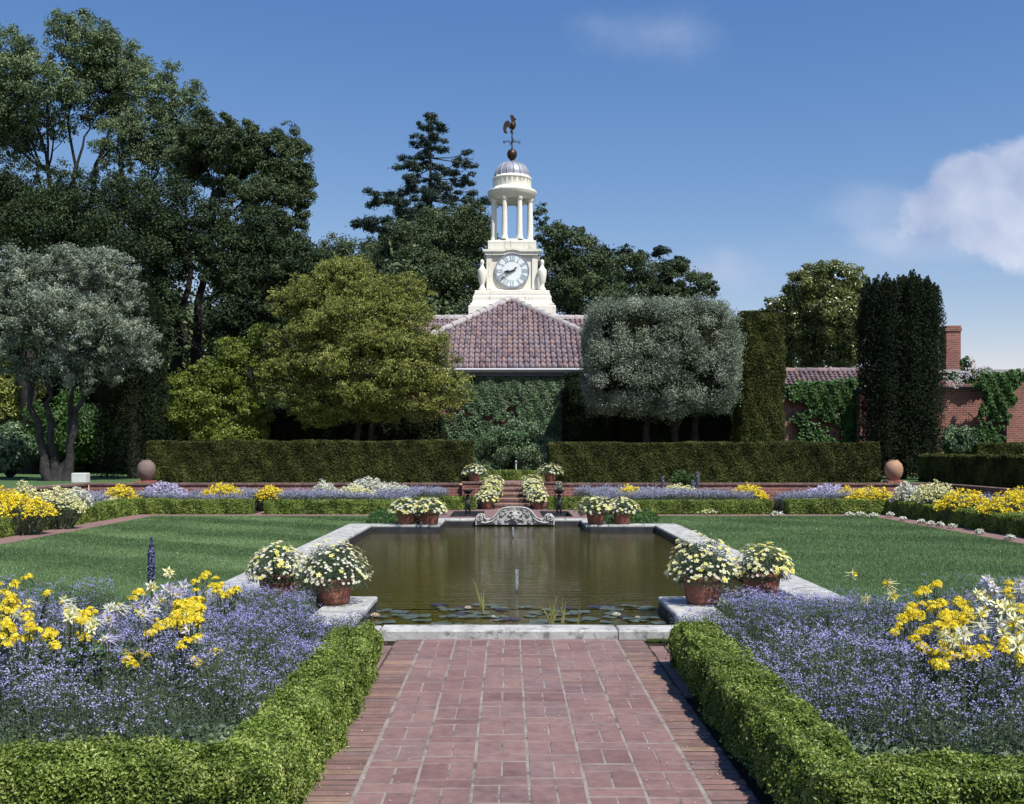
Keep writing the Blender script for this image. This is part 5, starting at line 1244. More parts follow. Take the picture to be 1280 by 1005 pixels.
wallflower('yellow wallflower at the left side of the right bed clump', A([(545, 360), (530, 370), (480, 445), (465, 450), (520, 430), (590, 420), (575, 440), (545, 420), (440, 520)]))
wallflower('yellow wallflower in the middle back of the right bed clump', A([(660, 350), (680, 380), (725, 340), (740, 350), (845, 320), (860, 330), (890, 360), (900, 380), (905, 400)]), (.54, .60))
wallflower('dense yellow wallflower mass in the centre of the right bed', A([(740, 430), (760, 410), (800, 430), (830, 420), (850, 440), (880, 420), (920, 440), (720, 500), (740, 495), (800, 510), (820, 515), (860, 460), (770, 440), (700, 490)]))
wallflower('yellow wallflower below the left part of the right bed clump', A([(600, 520), (640, 510), (620, 540), (550, 590), (560, 600), (600, 640), (590, 545)]), (.45, .5))
wallflower('lowest yellow wallflower of the right bed clump', A([(690, 660), (700, 680), (730, 700), (760, 710), (780, 720), (720, 760), (740, 770), (700, 750), (690, 690)]), (.42, .47))
wallflower('yellow wallflower beneath the cream columbines of the right bed', A([(880, 650), (900, 680), (930, 660), (950, 690), (970, 660), (1030, 650), (880, 700), (740, 620), (760, 640), (920, 700)]), (.45, .5))
wallflower('yellow wallflower among the cream columbines at the right edge', A([(1180, 205), (1200, 220), (1170, 240), (1190, 260), (1260, 370), (1240, 375), (1160, 600), (1010, 580), (1270, 560), (1260, 700), (1150, 620)]), (.54, .60))
# --- columbines: star of sepals round a cup, long spurs behind
def columbine_mesh(ms, mc, n1='columbine_flower'):
    g = Geo()
    for i in range(5):
        t = i * 2 * pi / 5; d = np.array([cos(t), sin(t), 0]); s_ = np.array([-sin(t), cos(t), 0]); z = np.array([0, 0, 1.])
        g.add([d * .004, d * .018 + s_ * .008 + z * .002, d * .038 + z * .004, d * .018 - s_ * .008 + z * .002], [(0, 1, 2, 3)], 0, .3 + .12 * i)
        t2 = t + pi / 5; d = np.array([cos(t2), sin(t2), 0]); s_ = np.array([-sin(t2), cos(t2), 0])
        g.add([d * .004, d * .011 + s_ * .007 + z * .008, d * .019 + z * .019, d * .011 - s_ * .007 + z * .008], [(0, 1, 2, 3)], 1, .3 + .12 * i)
        g.tube([d * .009 + z * .004, d * .014 - z * .020, d * .024 - z * .045], [.0032, .0018, .0008], 4, 0, .6)
    for i in range(8): g.tube([(0, 0, .004), (random.gauss(0, .003), random.gauss(0, .003), .026)], [.0009, .0012], 3, 2)
    return g.mesh(n1, [ms, mc, m_yel])
COLM = {'cream': columbine_mesh(m_cream, m_cream), 'white': columbine_mesh(m_white, m_white), 'lilac': columbine_mesh(m_lilac, m_white), 'gold': columbine_mesh(m_cream, m_yel)}
def columbine(label, spots, kinds, zr=(.56, .66), leaves=26, size=1.25, group='columbines in the near flower beds'):
    P = np.array([on(x, y, random.uniform(*zr)) for x, y in spots]); B = np.array([P[:, 0].mean(), P[:, 1].mean(), .0]); t = thing('columbine', label, 'columbine', B, 0, group)
    g = Geo()
    for p in P:
        f = (p - B) * [.25, .25, 0]; m = f + (p - B - f) * [.5, .5, .65]; g.tube([f, m, p - B + [0, 0, .012], p - B], [.004, .003, .0015, .0012], 4, 1)
    for i in range(leaves):      # three-lobed leaves low on the plant
        c = np.array([random.gauss(0, .08), random.gauss(0, .08), random.uniform(.12, .42)])
        for q in range(6): 
            a = q * pi / 3; g.leaves((c + np.array([cos(a), sin(a), 0]) * .018)[None], [0, -.3, 1], .036, .022, 0, [random.random()], k=.3)
    g.build('leaves', [m_vine, m_stem], t)
    for i, p in enumerate(P):
        tilt = unit(np.array([random.gauss(0, .6), -abs(random.gauss(.75, .3)), random.uniform(-.2, .8)])); q = Vector(tilt).to_track_quat('Z', 'Y').to_euler()
        child(COLM[kinds[i % len(kinds)]], 'flower', t, p - B, q, random.uniform(.85, 1.2) * size)
A = lambda L: c4(L, 0, 690, 4)
columbine('topmost pale yellow green columbine star beside the indigo spike in the left bed', A([(840, 100), (850, 110), (760, 175), (750, 170)]), ['cream', 'cream', 'gold', 'white'], (.62, .68))
columbine('tall lavender columbines right of the indigo spike in the left bed', A([(850, 185), (870, 190), (910, 180), (895, 210), (830, 180), (920, 165), (880, 215)]), ['lilac'], (.60, .66))
columbine('pale lilac columbines in the centre of the left bed', A([(690, 285), (720, 300), (740, 300), (770, 270), (700, 310), (715, 260), (760, 250), (780, 285), (670, 265), (730, 325)]), ['lilac', 'white', 'lilac'], (.56, .62))
columbine('white columbines left of the lilac ones in the left bed', A([(560, 275), (545, 285), (580, 285), (610, 270), (600, 290)]), ['white'], (.56, .62))
columbine('deeper violet columbine below the white ones in the left bed', A([(540, 330), (550, 345), (530, 320), (530, 430), (515, 440), (545, 435)]), ['lilac'], (.50, .56), size=1.1)
columbine('cream columbines above the green lobed leaves in the left bed', A([(340, 300), (355, 315), (320, 240), (330, 250), (370, 290), (345, 280), (350, 325)]), ['cream', 'white'], (.56, .62))
columbine('leafy columbine with one cream flower near the left edge of the left bed', A([(150, 250), (90, 310), (75, 320)]), ['cream', 'white', 'white'], (.52, .58), leaves=150)
columbine('ragged cream columbine low in the middle of the left bed', A([(450, 350), (440, 370), (465, 360), (480, 345), (455, 385)]), ['cream', 'white'], (.50, .56), leaves=70)
columbine('pinkish white columbine beside the golden wallflower in the left bed', A([(945, 385), (955, 395), (900, 310), (940, 320), (925, 330), (810, 240), (800, 230)]), ['lilac', 'white', 'cream'], (.48, .54))
A = lambda L: c4(L, 1040, 690, 5.333)
columbine('four pale yellow spurred columbines standing alone above the right bed', A([(140, 150), (375, 215), (225, 315), (405, 290)]), ['gold', 'gold', 'cream', 'gold'], (.64, .70), size=1.35)
columbine('white and lilac columbines at the top right of the right bed', A([(1040, 200), (1060, 220), (1080, 240), (1090, 270), (1050, 190), (1250, 200), (1270, 230), (1260, 260), (1030, 180)]), ['lilac', 'white'], (.64, .70), size=1.3)
columbine('large cream columbines at the right edge of the right bed', A([(970, 280), (1000, 300), (1030, 330), (1110, 350), (1130, 360), (1150, 340), (1160, 380), (1200, 370), (1210, 470), (1230, 460), (1220, 490), (1250, 600), (1240, 620), (1265, 650), (1270, 620)]), ['cream', 'gold', 'white'], (.60, .66), size=1.45)
columbine('cream columbines in front of the yellow mass of the right bed', A([(740, 550), (760, 560), (820, 570), (830, 590), (870, 540), (890, 550), (990, 490), (1000, 400), (1020, 390), (1140, 540), (1120, 470), (990, 420), (810, 600), (1010, 500)]), ['cream', 'white', 'gold'], (.54, .60), size=1.4)
# indigo flower spike
p = on(189, 672, .97); p = np.array([at(189, 672, 8.2)[0], 8.2, 0]); H = at(189, 672, 8.2)[2]
t = thing('delphinium', 'tall dark indigo flower spike standing in front of the left lawn', 'delphinium', p)
g = Geo(); g.tube([(0, 0, 0), (.01, 0, H * .5), (0, 0, H)], [.008, .006, .003], 6, 1); g.leaves(rng.normal(0, .06, (90, 3)) + [0, 0, .3], [0, 0, 1], .07, .03, 0, k=.5); g.build('stem', [m_vine, m_stem], t)
g = Geo(); n = 900; z = H - .33 * rng.random(n) ** .9 * 1.15; rr = .024 * np.clip((H - z) / .10, .25, 1) * (.6 + .5 * rng.random(n)); a = rng.random(n) * 2 * pi
Q = np.stack([np.cos(a) * rr, np.sin(a) * rr, z], 1); g.leaves(Q, np.stack([np.cos(a), np.sin(a), np.full(n, .3)], 1), .018, .015, 0, k=.5); g.build('florets', m_spike, t)

# ------------------------------------------------------------------ far beds
def clumpf(label, px, py, d, rx, h, kind, n=None, name=None, base=0., group=None, tall=0):
    """flower clump in a far bed: px,py its top centre in the photo, d distance, rx half width in metres"""
    h += .13; x = at(px, py, d)[0]; B = np.array([x, d, base]); nm = {'yellow': 'yellow_flower_clump', 'white': 'white_flower_clump', 'cream': 'cream_flower_clump', 'lilac': 'lilac_flower_clump'}[kind]
    t = thing(name or nm, label, 'flower clump', B, 0, group or 'flower clumps in the far beds'); m = n or int(420 * rx / .5)
    a = rng.random(m) * 2 * pi; r = np.sqrt(rng.random(m)); ry = min(rx * .8, .55)
    X, Y = np.cos(a) * r * rx, np.sin(a) * r * ry; Z = h * (1 - .45 * r ** 2) * rng.uniform(.78, 1.08, m) + .04 * lownoise(np.stack([X, Y, X], 1), 5, 3)
    T = np.stack([X, Y, Z], 1); g = Geo(); D = T - T * [.5, .5, 1]; g.blades(T * [.5, .5, 0], T - T * [.5, .5, 0], np.linalg.norm(T - T * [.5, .5, 0], axis=1), .012, 1)
    nl = m * 7; i = rng.integers(0, m, nl); u = rng.random(nl)[:, None]; g.leaves(T[i] * [.5, .5, 0] * (1 - u) + T[i] * u * .93 + rng.normal(0, .02, (nl, 3)), [0, 0, .6], .05, .018, 0, k=.9)
    g.build('foliage', [m_fern, m_stem], t)
    g = Geo(); mt = {'yellow': m_yel, 'white': m_white, 'cream': m_cream, 'lilac': m_lilac}[kind]
    spray(g, T, 4, .022, .040, 0, k=.8); g.build('blossoms', mt, t)
Y, W_, C_, L_ = 'yellow', 'white', 'cream', 'lilac'
for a in [
    ('yellow clump at the left edge of the left side bed', 28, 612, 20.5, .62, .62, Y), ('second yellow clump of the left side bed, right beside the one at the edge', 5, 606, 22.5, .5, .66, Y),
    ('pale cream clump behind the yellow flowers of the left side bed', 30, 606, 25, .35, .70, C_), ('large greenish white clump under the grey olive tree', 72, 606, 22, .55, .68, C_),
    ('white and lilac clump right of the greenish white one below the grey olive', 98, 608, 24, .32, .62, W_), ('bright yellow clump below the dark conical yew', 152, 609, 27.5, .48, .55, Y),
    ('pale lilac flower heads below the grey round jar', 205, 605, 28.5, .7, .58, L_), ('yellow clump left of the gap in the far left hedges', 278, 608, 28.6, .62, .55, Y),
    ('yellow clump right of the gap in the far left hedges', 338, 609, 28.8, .42, .50, Y), ('white flowers standing highest in the far left bed', 460, 601, 29.6, .75, .68, W_),
    ('cream flowers in front of the white ones in the far left bed', 445, 608, 28.8, .62, .50, C_), ('white flowers at the right end of the far left bed', 495, 605, 29.4, .45, .55, W_),
    ('small white flower heads at the left of the far left bed', 405, 602, 29.6, .35, .62, W_),
    ('bright yellow clump nearest the steps in the far right bed', 787, 610, 28.6, .36, .54, Y), ('scattered cream flowers in the middle of the far right bed', 850, 608, 29.2, .62, .52, C_),
    ('scattered yellow heads at the right end of the far right bed', 935, 607, 29.2, .55, .52, Y), ('lilac and white flowers left of the terracotta jar', 1035, 606, 28.4, .65, .55, L_),
    ('long yellow clump below the terracotta jar', 1090, 612, 27.6, .70, .50, Y), ('yellow clump at the left of the right side bed', 1060, 612, 28.2, .4, .48, Y), ('white flowers right of the terracotta jar', 1135, 606, 26.4, .42, .64, W_),
    ('tall cream flower clump in the right side bed under the dark hedge', 1172, 603, 24.8, .46, .72, C_), ('cream flowers beside the tall cream clump', 1155, 609, 25.6, .35, .6, C_),
    ('broad yellow clump in the right side bed', 1205, 614, 23.2, .62, .60, Y), ('nearest deep yellow clump at the right edge', 1262, 618, 21.4, .62, .62, Y), ('yellow heads behind the nearest deep yellow clump', 1278, 613, 22.4, .5, .66, Y)]:
    clumpf(*a)
def mass(name, poly, h, matf, n, kind='stuff', nf=3):
    q = fill_poly(poly, n); P = np.stack([q[:, 0], q[:, 1], np.zeros(n)], 1); ln = lownoise(P, 2.2, 51)
    hh = h * (.82 + .16 * ln + rng.normal(0, .07, n)); T = P + np.stack([rng.normal(0, .05, n), rng.normal(0, .05, n), hh], 1)
    g = Geo(); g.blades(P, T - P, np.linalg.norm(T - P, axis=1), .012, 2)
    i = rng.integers(0, n, n * 5); u = rng.random(n * 5)[:, None]; g.leaves(P[i] * (1 - u) + T[i] * u + rng.normal(0, .02, (n * 5, 3)), [0, 0, .5], .045, .014, 1, k=.9)
    k = rng.random(n) < .8; spray(g, T[k], nf, .018, .026, 0, flat=1.4, rnd=np.clip(.5 + .25 * ln[k], 0, 1))
    o = g.build(name, [matf, m_fern, m_stem], origin=np.array([*np.array(poly).mean(0), 0])); return tag(o, kind=kind)
mass('lavender', [(-6.0, 27.6), (-2.9, 27.6), (-2.2, 29.6), (-6.0, 29.6)], .52, m_lav, 9000)
mass('lavender', [(-9.6, 27.6), (-6.8, 27.6), (-6.8, 29.4), (-9.6, 29.4)], .52, m_lav, 6500)
mass('lavender', [(2.3, 27.6), (6.2, 27.6), (6.2, 29.6), (1.7, 30.6)], .56, m_lav, 11000)
mass('lavender', [(-3.9, 28.9), (-2.0, 29.0), (-1.8, 30.8), (-3.9, 30.8)], .55, m_lav, 4000)
mass('lavender', [(7.0, 27.6), (9.6, 27.6), (9.6, 29.0), (7.0, 29.0)], .52, m_lav, 5000)
mass('lavender', [(9.9, 16), (11.9, 16), (11.9, 28), (9.9, 28)], .50, m_lav, 11000)
mass('lavender', [(-11.9, 16), (-9.9, 16), (-9.9, 29), (-11.9, 29)], .50, m_lav, 12000)
# tall thin spikes and a rose bush in the far right bed
for (px, y0, y1, d) in ((828, 596, 625, 29.8), (872, 590, 620, 29.8), (866, 600, 622, 29.4)):
    b_ = at(px, 0, d); zt = at(px, y0, d)[2]; t = thing('delphinium', {828: 'thin grey blue spike at the left of the far right bed', 872: 'tallest grey blue spike against the right clipped hedge', 866: 'shorter grey blue spike beside the tallest one against the right clipped hedge'}[px], 'delphinium', (b_[0], d, 0))
    g = Geo(); g.tube([(0, 0, 0), (0, 0, zt)], [.012, .006], 5, 1); g.leaves(rng.normal(0, .07, (80, 3)) + [0, 0, .35], [0, 0, 1], .08, .04, 0); g.build('stem', [m_vine, m_stem], t)
    g = Geo(); n = 260; z = zt - .45 * rng.random(n); a = rng.random(n) * 2 * pi; g.leaves(np.stack([np.cos(a) * .035, np.sin(a) * .035, z], 1), np.stack([np.cos(a), np.sin(a), 0 * a], 1), .04, .035, 0, np.clip(rng.random(n) * .5, 0, 1)); g.build('florets', m_lav, t)
shrub('rose_bush', 'small leafy rose bush with a cream bloom against the right clipped hedge', 'rose', 850, 606, 29.8, 22, 16, m_vine, 1800, .06, .04, base_z=0, m=22)
# edging of white and cream flowers along hedges
def lowclump(label, px, py, kind, w_=.14, h=.13):
    p = on(px, py, .02); t = thing('white_edging_flowers' if kind == W_ else 'cream_edging_flowers', label, 'flower clump', (p[0], p[1], 0), 0, 'small white and cream flower clumps along the hedges')
    m = 46; a = rng.random(m) * 2 * pi; r = np.sqrt(rng.random(m)); T = np.stack([np.cos(a) * r * w_, np.sin(a) * r * .10, h * (1 - .5 * r * r) * rng.uniform(.7, 1.1, m)], 1)
    g = Geo(); g.leaves(T * [1, 1, .7], [0, 0, 1], .05, .025, 0); g.build('foliage', m_fern, t)
    g = Geo(); spray(g, T, 3, .014, .036, 0, k=.7); g.build('blossoms', m_white if kind == W_ else m_cream, t)
for i, (x, y, k, w_) in enumerate([(884, 643, C_, .26), (972, 645, W_, .16), (999, 641, W_, .10), (1062, 646, W_, .12), (1076, 646, W_, .14), (1092, 647, W_, .12), (1113, 646, W_, .08)]):
    lowclump(['round cream clump at the foot of the far right box hedge', 'white clump at the end of the far right box hedge beside the gap', 'small white clump in the brick gap of the far right hedges', 'left end of the row of white edging flowers at the far right lawn corner', 'middle of the row of white edging flowers at the far right lawn corner', 'right end of the row of white edging flowers at the far right lawn corner', 'small white clump at the corner of the right side hedge'][i], x, y, k, w_)
for i, (x, y) in enumerate([(1128, 650), (1152, 654), (1163, 656), (1175, 658), (1190, 660), (1225, 667), (1262, 674)]):
    lowclump(f'{["first", "second", "third", "fourth", "fifth", "sixth", "last"][i]} tiny white clump from the far corner along the right side hedge', x, y, W_, .07, .10)
for i, (x, y, k) in enumerate([(590, 634, C_), (706, 636, W_), (715, 637, W_), (461, 640, C_)]):
    lowclump(['small cream clump beside the lowest pot left of the steps', 'white clump behind the right bronze figure', 'rounded white clump just right of the right bronze figure', 'few cream flowers left of the far left pots'][i], x, y, k, .16)
# cream edging behind the side hedges
for s in (-1, 1):
    n = 900; P = np.stack([s * (9.86 + .14 * rng.random(n)), 16 + 11.5 * rng.random(n), .36 + .05 * rng.random(n)], 1)
    k = lownoise(P, 1.6, 60 + s) > -.1; P = P[k]; g = Geo(); spray(g, P, 3, .02, .034, 0); g.leaves(P - [0, 0, .06], [0, 0, 1], .05, .02, 1); g.blades(P * [1, 1, 0], P * [0, 0, 1] + [0, 0, 1e-3], P[:, 2], .01, 1)
    tag(g.build('cream_edging', [m_cream, m_fern]), kind='stuff')
# ground cover behind the far pots
for s in (-1, 1):
    n = 9000; q = fill_poly([(s*1.98, 22.5), (s*3.1, 22.7), (s*3.3, 26.5), (s*1.98, 27.2)], n); P = np.stack([q[:, 0], q[:, 1], np.zeros(n)], 1)
    P[:, 2] = (.16 + .07 * lownoise(P, 1.8, 71)) * rng.random(n) ** .4; g = Geo(); g.leaves(P, [0, 0, 1], .045, .025, 0); tag(g.build('ground_cover', m_vine), kind='stuff')

# ------------------------------------------------------------------ pool life and ornaments
def lily_mesh(r=.085):
    g = Geo(); n = 18; th = np.linspace(.18, 2 * pi - .18, n); V = [(0, 0, .004)] + [(r * cos(t) * (1 + .03 * sin(5 * t)), r * sin(t), .004 + .004 * sin(3 * t)) for t in th]
    g.add(V, [(0, i, i + 1) for i in range(1, n)], 0, .5, True); return g.mesh('lily_pad', [m_pad])
m_pad = plain('lily_pad_skin', (.075, .095, .065), .32, .4, 14, .15, .003, spec=.6)
m_pad_dark = plain('dark_lily_pad_skin', (.03, .022, .035), .35, .4, 14, .15, .003, spec=.6)
ME_PAD = lily_mesh(); _m = ME_PAD.copy(); _m.materials.clear(); _m.materials.append(m_pad_dark); ME_PADD = _m
pads = []
for (x0, x1, y0, y1, n) in ((442, 528, 757, 781, 26), (545, 700, 756, 782, 50), (560, 600, 760, 772, 8), (690, 740, 758, 781, 14), (742, 765, 757, 764, 5), (752, 858, 757, 780, 34)):
    for i in range(int(n * .8)):
        x, y = random.uniform(x0, x1), random.uniform(y0, y1); p = on(x, y, -.058)
        if abs(p[0]) < 1.38 and p[1] > 9.5 and all((p[0] - q[0]) ** 2 + (p[1] - q[1]) ** 2 > .10 ** 2 for q in pads): pads.append(p)
for i, p in enumerate(pads):
    o = bpy.data.objects.new('lily_pad', ME_PAD if random.random() < .8 else ME_PADD); COL.objects.link(o); o.location = (p[0], p[1], -.056 + random.random() * .004); o.scale = (random.uniform(.75, 1.25),) * 3; o.rotation_euler = (random.gauss(0, .02), random.gauss(0, .02), random.random() * 6)
    tag(o, 'round lily pad floating near the front edge of the pool', 'lily pad', 'lily pads along the front of the pool')
def lilyflower(px, py, label, s_=1., mat=None):
    p = on(px, py, -.03); t = thing('water_lily', label, 'water lily', (p[0], p[1], -.055))
    g = Geo()
    for ring_, (nn, el, L) in enumerate(((9, .35, .052), (8, .75, .046), (6, 1.15, .036))):
        for i in range(nn):
            a = i * 2 * pi / nn + ring_ * .3; d = np.array([cos(a) * cos(el), sin(a) * cos(el), sin(el)]); s2 = np.array([-sin(a), cos(a), 0]); o_ = np.array([0, 0, .006])
            g.add([o_, o_ + d * L * .55 + s2 * L * .22, o_ + d * L + [0, 0, .006], o_ + d * L * .55 - s2 * L * .22], [(0, 1, 2, 3)], 0, random.random())
    g.V = [v * s_ for v in g.V]; g.build('petals', mat, t)
    g = Geo(); g.lathe([(.012*s_, .01), (.014*s_, .026*s_), (.004, .03*s_)], seg=10); g.build('stamens', m_yel, t)
m_pink = leaf_mat('pale_pink_petals', [(.75, .55, .48), (.82, .68, .60), (.86, .80, .74)], .5, .3, .3, .1)
lilyflower(469, 769, 'pale pink water lily at the left of the pool front', 1.15, m_pink)
lilyflower(585, 759, 'pinkish white water lily left of the centre reeds', .9, m_pink)
lilyflower(617, 769, 'tiny white water lily bud in the middle of the pads', .55, m_white)
lilyflower(771, 768, 'white water lily at the right of the pool front', 1.1, m_white)
lilyflower(797, 770, 'small white water lily right of the larger white one', .6, m_white)
def reeds(label, px, py, blades_):
    p = on(px, py, -.06); t = thing('reed_clump', label, 'reeds', (p[0], p[1], -.07)); s_ = p[1] / F_PX
    for (dx, dy) in blades_:
        g = Geo(); e = np.array([dx * s_, random.gauss(0, .03), dy * s_]); n = 7; u = np.linspace(0, 1, n)[:, None]
        P = e * np.hstack([u ** 1.5, u, u]) + np.array([random.gauss(0, .008), random.gauss(0, .008), 0]); wv = .0065 * (1 - u[:, 0] ** 2) + .0008
        V = [q + np.array([w1, 0, 0]) for q, w1 in zip(P, wv)] + [q - np.array([w1, .004, 0]) for q, w1 in zip(P, wv)]
        g.add(V, [(i, i + 1, i + n + 1, i + n) for i in range(n - 1)], 0, random.uniform(.4, 1)); g.build('blade', m_reed, t)
m_reed = leaf_mat('reed_blades', [(.12, .15, .03), (.22, .24, .06), (.34, .32, .12)], .5, .3, .3, .1)
reeds('tall reed clump left of the fountain jet', 603, 767, [(-13, 45), (-8, 32), (-3, 28), (3, 20), (-5, 22), (1, 30), (5, 16)])
reeds('reed clump right of the fountain jet with blades curving both ways', 690, 782, [(12, 44), (4, 40), (-4, 34), (-14, 26), (0, 30), (8, 26), (18, 30), (-9, 20)])
reeds('thin upright reeds between the pads right of the curved clump', 703, 780, [(0, 34), (4, 30), (-3, 22), (6, 26)])
reeds('single short reed at the right of the reed clumps', 722, 783, [(0, 22), (2, 28), (-3, 12)])
# fountain jet
m_jet, nt_, b_, o_ = new_mat('spray_water'); b_.inputs['Base Color'].default_value = (.85, .9, .95, 1); b_.inputs['Roughness'].default_value = .15; b_.inputs['Transmission Weight'].default_value = .75; b_.inputs['IOR'].default_value = 1.33
for (px, py, H_, lab) in ((646, 740, .27, 'small fountain jet rising in the middle of the pool'), (641.5, 672, .20, 'thin fountain jet in front of the carved mask')):
    p = on(px, py, -.06); t = thing('fountain_jet', lab, 'fountain jet', (p[0], p[1], -.06)); g = Geo()
    for s2 in (-1, 1, 0): g.tube([(s2 * .002, 0, 0), (s2 * .010, 0, H_ * .5), (s2 * .014, 0, H_ * .9), (s2 * .008, 0, H_)], [.004, .006, .006, .003], 6)
    for i in range(40):
        z = H_ * random.random(); a = random.random() * 6; r = .012 + .02 * (1 - z / H_); g.lathe([(.0005, -.004), (.004, 0), (.0005, .005)], (cos(a) * r, sin(a) * r, z), 5)
    g.build('water_column', m_jet, t); g = Geo(); g.lathe([(.012, -.05), (.014, .01), (.006, .03), (.001, .03)], seg=12); g.build('nozzle', m_darkbronze, t)
# carved mask fountain on the far edge
t = thing('carved_mask_fountain', 'pale carved stone crest with a grotesque mask and scrolls on the far pool edge', 'stone carving', (.05, 23.72, -.03))
def sc8(x, y): return ((x - 650) / 8 / 56.8, (770 - y) / 8 / 56.8 + .0)
out = [(258, 768), (256, 730), (262, 690), (285, 662), (312, 658), (338, 672), (345, 700), (360, 722), (400, 718), (440, 690), (470, 650), (500, 618), (540, 600), (590, 593), (650, 588)]
poly = [sc8(*p) for p in out]; poly = poly + [(-x, z) for x, z in poly[::-1][1:]]
g = Geo(); g.prism(poly[::-1], -.03, .09); g.build('slab', m_stone2, t)
g = Geo()
rim = [(x * .985, z - .008) for x, z in poly]; g.tube([(x, -.045, z) for x, z in rim], .020, 8)
g.tube([(sc8(470, 690)[0] * s2, -.04, sc8(470, 690)[1]) for s2 in (1,)] + [(sc8(x, y)[0], -.04, sc8(x, y)[1]) for x, y in ((480, 660), (520, 632), (580, 615), (650, 610), (720, 615), (780, 632), (820, 660), (830, 690))], .013, 6)
g.build('rim_moulding', m_stone2, t)
def spiral(c, r0, r1, turns, d, ph):
    n = 22; th = np.linspace(0, turns * 2 * pi, n); r = r0 + (r1 - r0) * np.linspace(0, 1, n)
    return [(c[0] + d * r[i] * cos(th[i] + ph), -.05, c[1] + r[i] * sin(th[i] + ph)) for i in range(n)]
for s2 in (-1, 1):
    g = Geo(); P = lambda x, y: ((x - 650) / 8 / 56.8 * -s2, (770 - y) / 8 / 56.8)
    g.tube(spiral(P(300, 700), .08, .012, 1.6, -s2, pi), np.linspace(.024, .012, 22), 7)
    g.tube([(*P(312, 745)[:1], -.05, P(312, 745)[1]), (P(360, 752)[0], -.055, P(360, 752)[1]), (P(420, 735)[0], -.055, P(420, 735)[1]), (P(470, 700)[0], -.055, P(470, 700)[1])], [.018, .022, .02, .014], 7)
    g.tube(spiral(P(440, 740), .04, .010, 1.3, s2, 0), .013, 6); g.tube(spiral(P(520, 670), .045, .01, 1.4, -s2, 0), .014, 6); g.tube(spiral(P(500, 735), .045, .01, 1.4, s2, 1.0), .014, 6)
    g.tube(spiral(P(560, 640), .035, .01, 1.2, -s2, 2.0), .012, 6); g.tube(spiral(P(565, 720), .035, .01, 1.2, s2, 1.5), .012, 6); g.tube(spiral(P(380, 742), .028, .008, 1.2, s2, 0.5), .010, 6)
    g.build('scroll', m_stone2, t)
def blob(g, c, r, seg=14):
    th = np.linspace(-pi / 2, pi / 2, 9); g.lathe([(max(.0005, cos(a)), sin(a)) for a in th], (0, 0, 0), seg); g.V[-1] = g.V[-1] * np.array(r, dtype=np.float32) + np.array(c, dtype=np.float32)
g = Geo(); zc = .17
blob(g, (0, -.055, zc), (.095, .06, .115)); blob(g, (0, -.115, zc - .01), (.022, .022, .035))
for s2 in (-1, 1):
    blob(g, (s2 * .038, -.098, zc + .025), (.018, .014, .012)); blob(g, (s2 * .05, -.09, zc - .03), (.032, .025, .028)); g.tube([(s2 * .012, -.108, zc + .045), (s2 * .045, -.105, zc + .06), (s2 * .08, -.08, zc + .04)], [.010, .013, .007], 6)
    g.tube([(s2 * .10, -.05, zc + .02), (s2 * .15, -.05, zc + .07), (s2 * .17, -.05, zc + .02)], [.02, .018, .01], 6); g.tube([(s2 * .09, -.05, zc - .05), (s2 * .14, -.05, zc - .06), (s2 * .19, -.05, zc - .03)], [.02, .016, .01], 6)
    g.tube([(s2 * .03, -.05, zc + .10), (s2 * .07, -.05, zc + .13), (s2 * .12, -.05, zc + .11)], [.02, .016, .01], 6)
    g.tube([(s2 * .005, -.108, zc - .05), (s2 * .05, -.098, zc - .045)], [.010, .006], 6)
    g.tube([(s2 * .02, -.09, zc - .09), (s2 * .05, -.07, zc - .13), (s2 * .03, -.06, zc - .165)], [.022, .018, .006], 6)
blob(g, (0, -.095, zc - .075), (.03, .016, .012)); g.tube([(0, -.05, zc + .10), (0, -.05, zc + .17)], [.03, .012], 7)
g.build('mask', m_stone2, t)

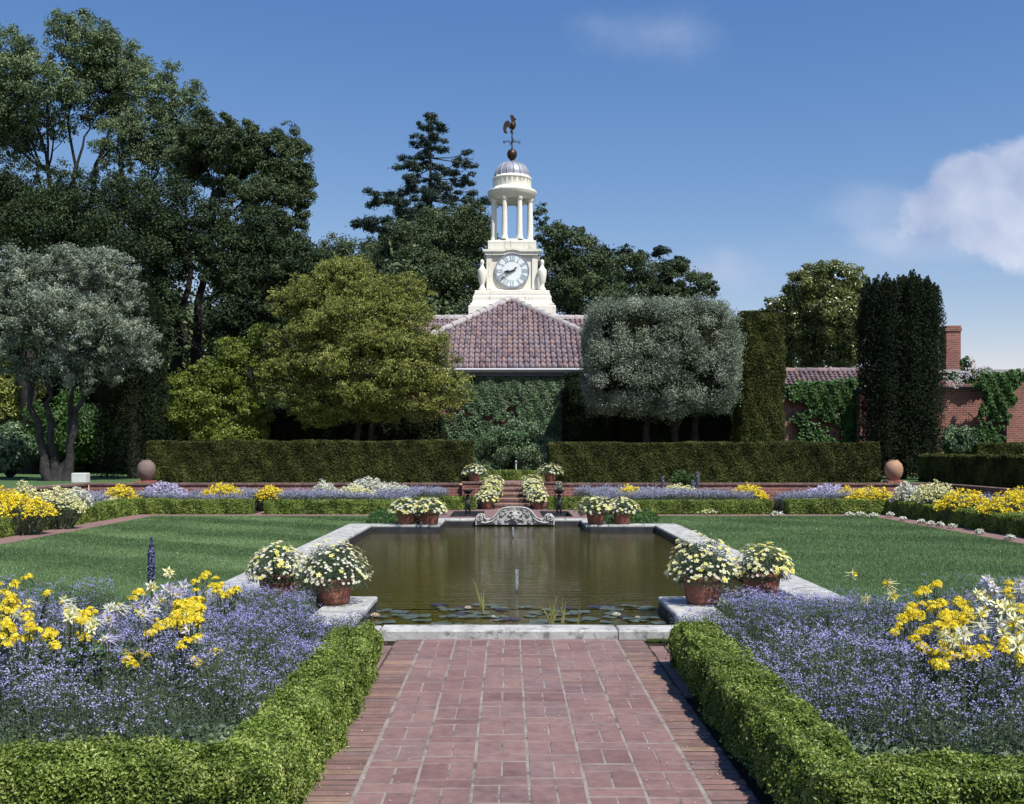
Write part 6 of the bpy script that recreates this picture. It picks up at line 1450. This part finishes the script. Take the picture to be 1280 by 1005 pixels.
# ------------------------------------------------------------------ bronze child figures holding bowls overhead
def figure(loc, label, rz, mirror=1, bowl_plant=False, kneel=0):
    t = thing('bronze_figure', label, 'statue', loc, rz)
    # joints: x right, y front (towards -y), z up; a child of .50 m
    J = {'pelvis': (0, 0, .235, .050), 'belly': (0, -.008, .285, .056), 'chest': (0, 0, .335, .050), 'neck': (0, 0, .372, .022), 'head0': (0, -.008, .400, .040), 'head1': (0, -.010, .432, .042), 'head2': (0, -.006, .458, .024),
         'shl': (-.050, 0, .352, .022), 'ell': (-.095, -.012, .392, .017), 'wrl': (-.088, -.020, .455, .012), 'hal': (-.082, -.022, .476, .013),
         'shr': (.050, 0, .352, .022), 'elr': (.095, -.012, .392, .017), 'wrr': (.088, -.020, .455, .012), 'har': (.082, -.022, .476, .013),
         'hpl': (-.034, 0, .205, .042), 'knl': (-.036, -.022, .125, .026), 'anl': (-.040, .006, .040, .015), 'ftl': (-.044, -.045, .022, .014),
         'hpr': (.034, 0, .205, .042), 'knr': (.040, -.006, .122, .026), 'anr': (.034, .020, .040, .015), 'ftr': (.046, -.028, .022, .014)}
    E = [('pelvis', 'belly'), ('belly', 'chest'), ('chest', 'neck'), ('neck', 'head0'), ('head0', 'head1'), ('head1', 'head2'), ('chest', 'shl'), ('shl', 'ell'), ('ell', 'wrl'), ('wrl', 'hal'), ('chest', 'shr'), ('shr', 'elr'), ('elr', 'wrr'), ('wrr', 'har'),
         ('pelvis', 'hpl'), ('hpl', 'knl'), ('knl', 'anl'), ('anl', 'ftl'), ('pelvis', 'hpr'), ('hpr', 'knr'), ('knr', 'anr'), ('anr', 'ftr')]
    ks = list(J)
    for hnd, sx in (('hal', -1), ('har', 1)):
        hx, hy, hz, _ = J[hnd]
        for f in range(5):
            J[hnd + str(f)] = (hx + sx * (-.012 + f * .006), hy - .006 + .002 * f, hz + (.018 if f else .008), .0038); ks.append(hnd + str(f)); E.append((hnd, hnd + str(f)))
    me = bpy.data.meshes.new('body'); me.from_pydata([(J[k][0] * mirror, J[k][1], J[k][2]) for k in ks], [(ks.index(a), ks.index(b2)) for a, b2 in E], []); me.materials.append(m_darkbronze)
    o = bpy.data.objects.new('body', me); COL.objects.link(o); o.parent = t
    sk = o.modifiers.new('skin', 'SKIN'); sk.use_smooth_shade = True; o.modifiers.new('sub', 'SUBSURF').levels = 2; o.modifiers['sub'].render_levels = 2
    for i, k in enumerate(ks): me.skin_vertices[0].data[i].radius = (J[k][3], J[k][3])
    me.skin_vertices[0].data[0].use_root = True
    g = Geo(); blob(g, (0, -.050, .418), (.009, .010, .010))
    for s2 in (-1, 1): blob(g, (s2 * .016, -.046, .428), (.007, .005, .005)); blob(g, (s2 * .045, -.008, .420), (.006, .010, .014)); blob(g, (s2 * .020, -.044, .410), (.010, .008, .009))
    blob(g, (0, -.047, .403), (.010, .005, .004)); g.build('face', m_darkbronze, t)
    g = Geo()
    for i in range(26):
        u = unit(np.array([random.gauss(0, 1), abs(random.gauss(.3, .8)) - .2, abs(random.gauss(.5, .6))])); blob(g, np.array([0, -.008, .432]) + u * .040, (.013, .013, .012), 8)
    g.build('hair', m_darkbronze, t)
    g = Geo(); z0 = .485; g.lathe([(.01, z0), (.045, z0 + .004), (.075, z0 + .025), (.098, z0 + .055), (.118, z0 + .082), (.128, z0 + .088), (.122, z0 + .094), (.10, z0 + .074), (.06, z0 + .03), (.001, z0 + .02)], (0, -.01, 0), 28); g.build('bowl', m_darkbronze, t)
    g = Geo(); g.lathe([(.10, -.10), (.10, -.02), (.085, -.01), (.088, .005), (.080, .012), (.001, .014)], seg=20); g.lathe([(.13, -.30), (.13, -.12), (.10, -.10), (.001, -.10)], seg=20); g.build('pedestal', m_darkbronze, t)
    if bowl_plant:
        g = Geo(); u, nn = dome_points(220, .10, .10, .17, 0, -.1); u *= rng.random((len(u), 1)) ** .5; g.leaves(u + [0, 0, .60], nn + [0, 0, .4], .04, .02); g.build('plant', m_olive, t)
    t.scale = (1.1,) * 3
figure((-1.06, 25.8, .02), 'dark bronze child holding a shallow bowl overhead in the left basin', .15)
figure((1.12, 25.8, .02), 'dark bronze child holding a planted bowl overhead in the right basin', -.1, -1, True)
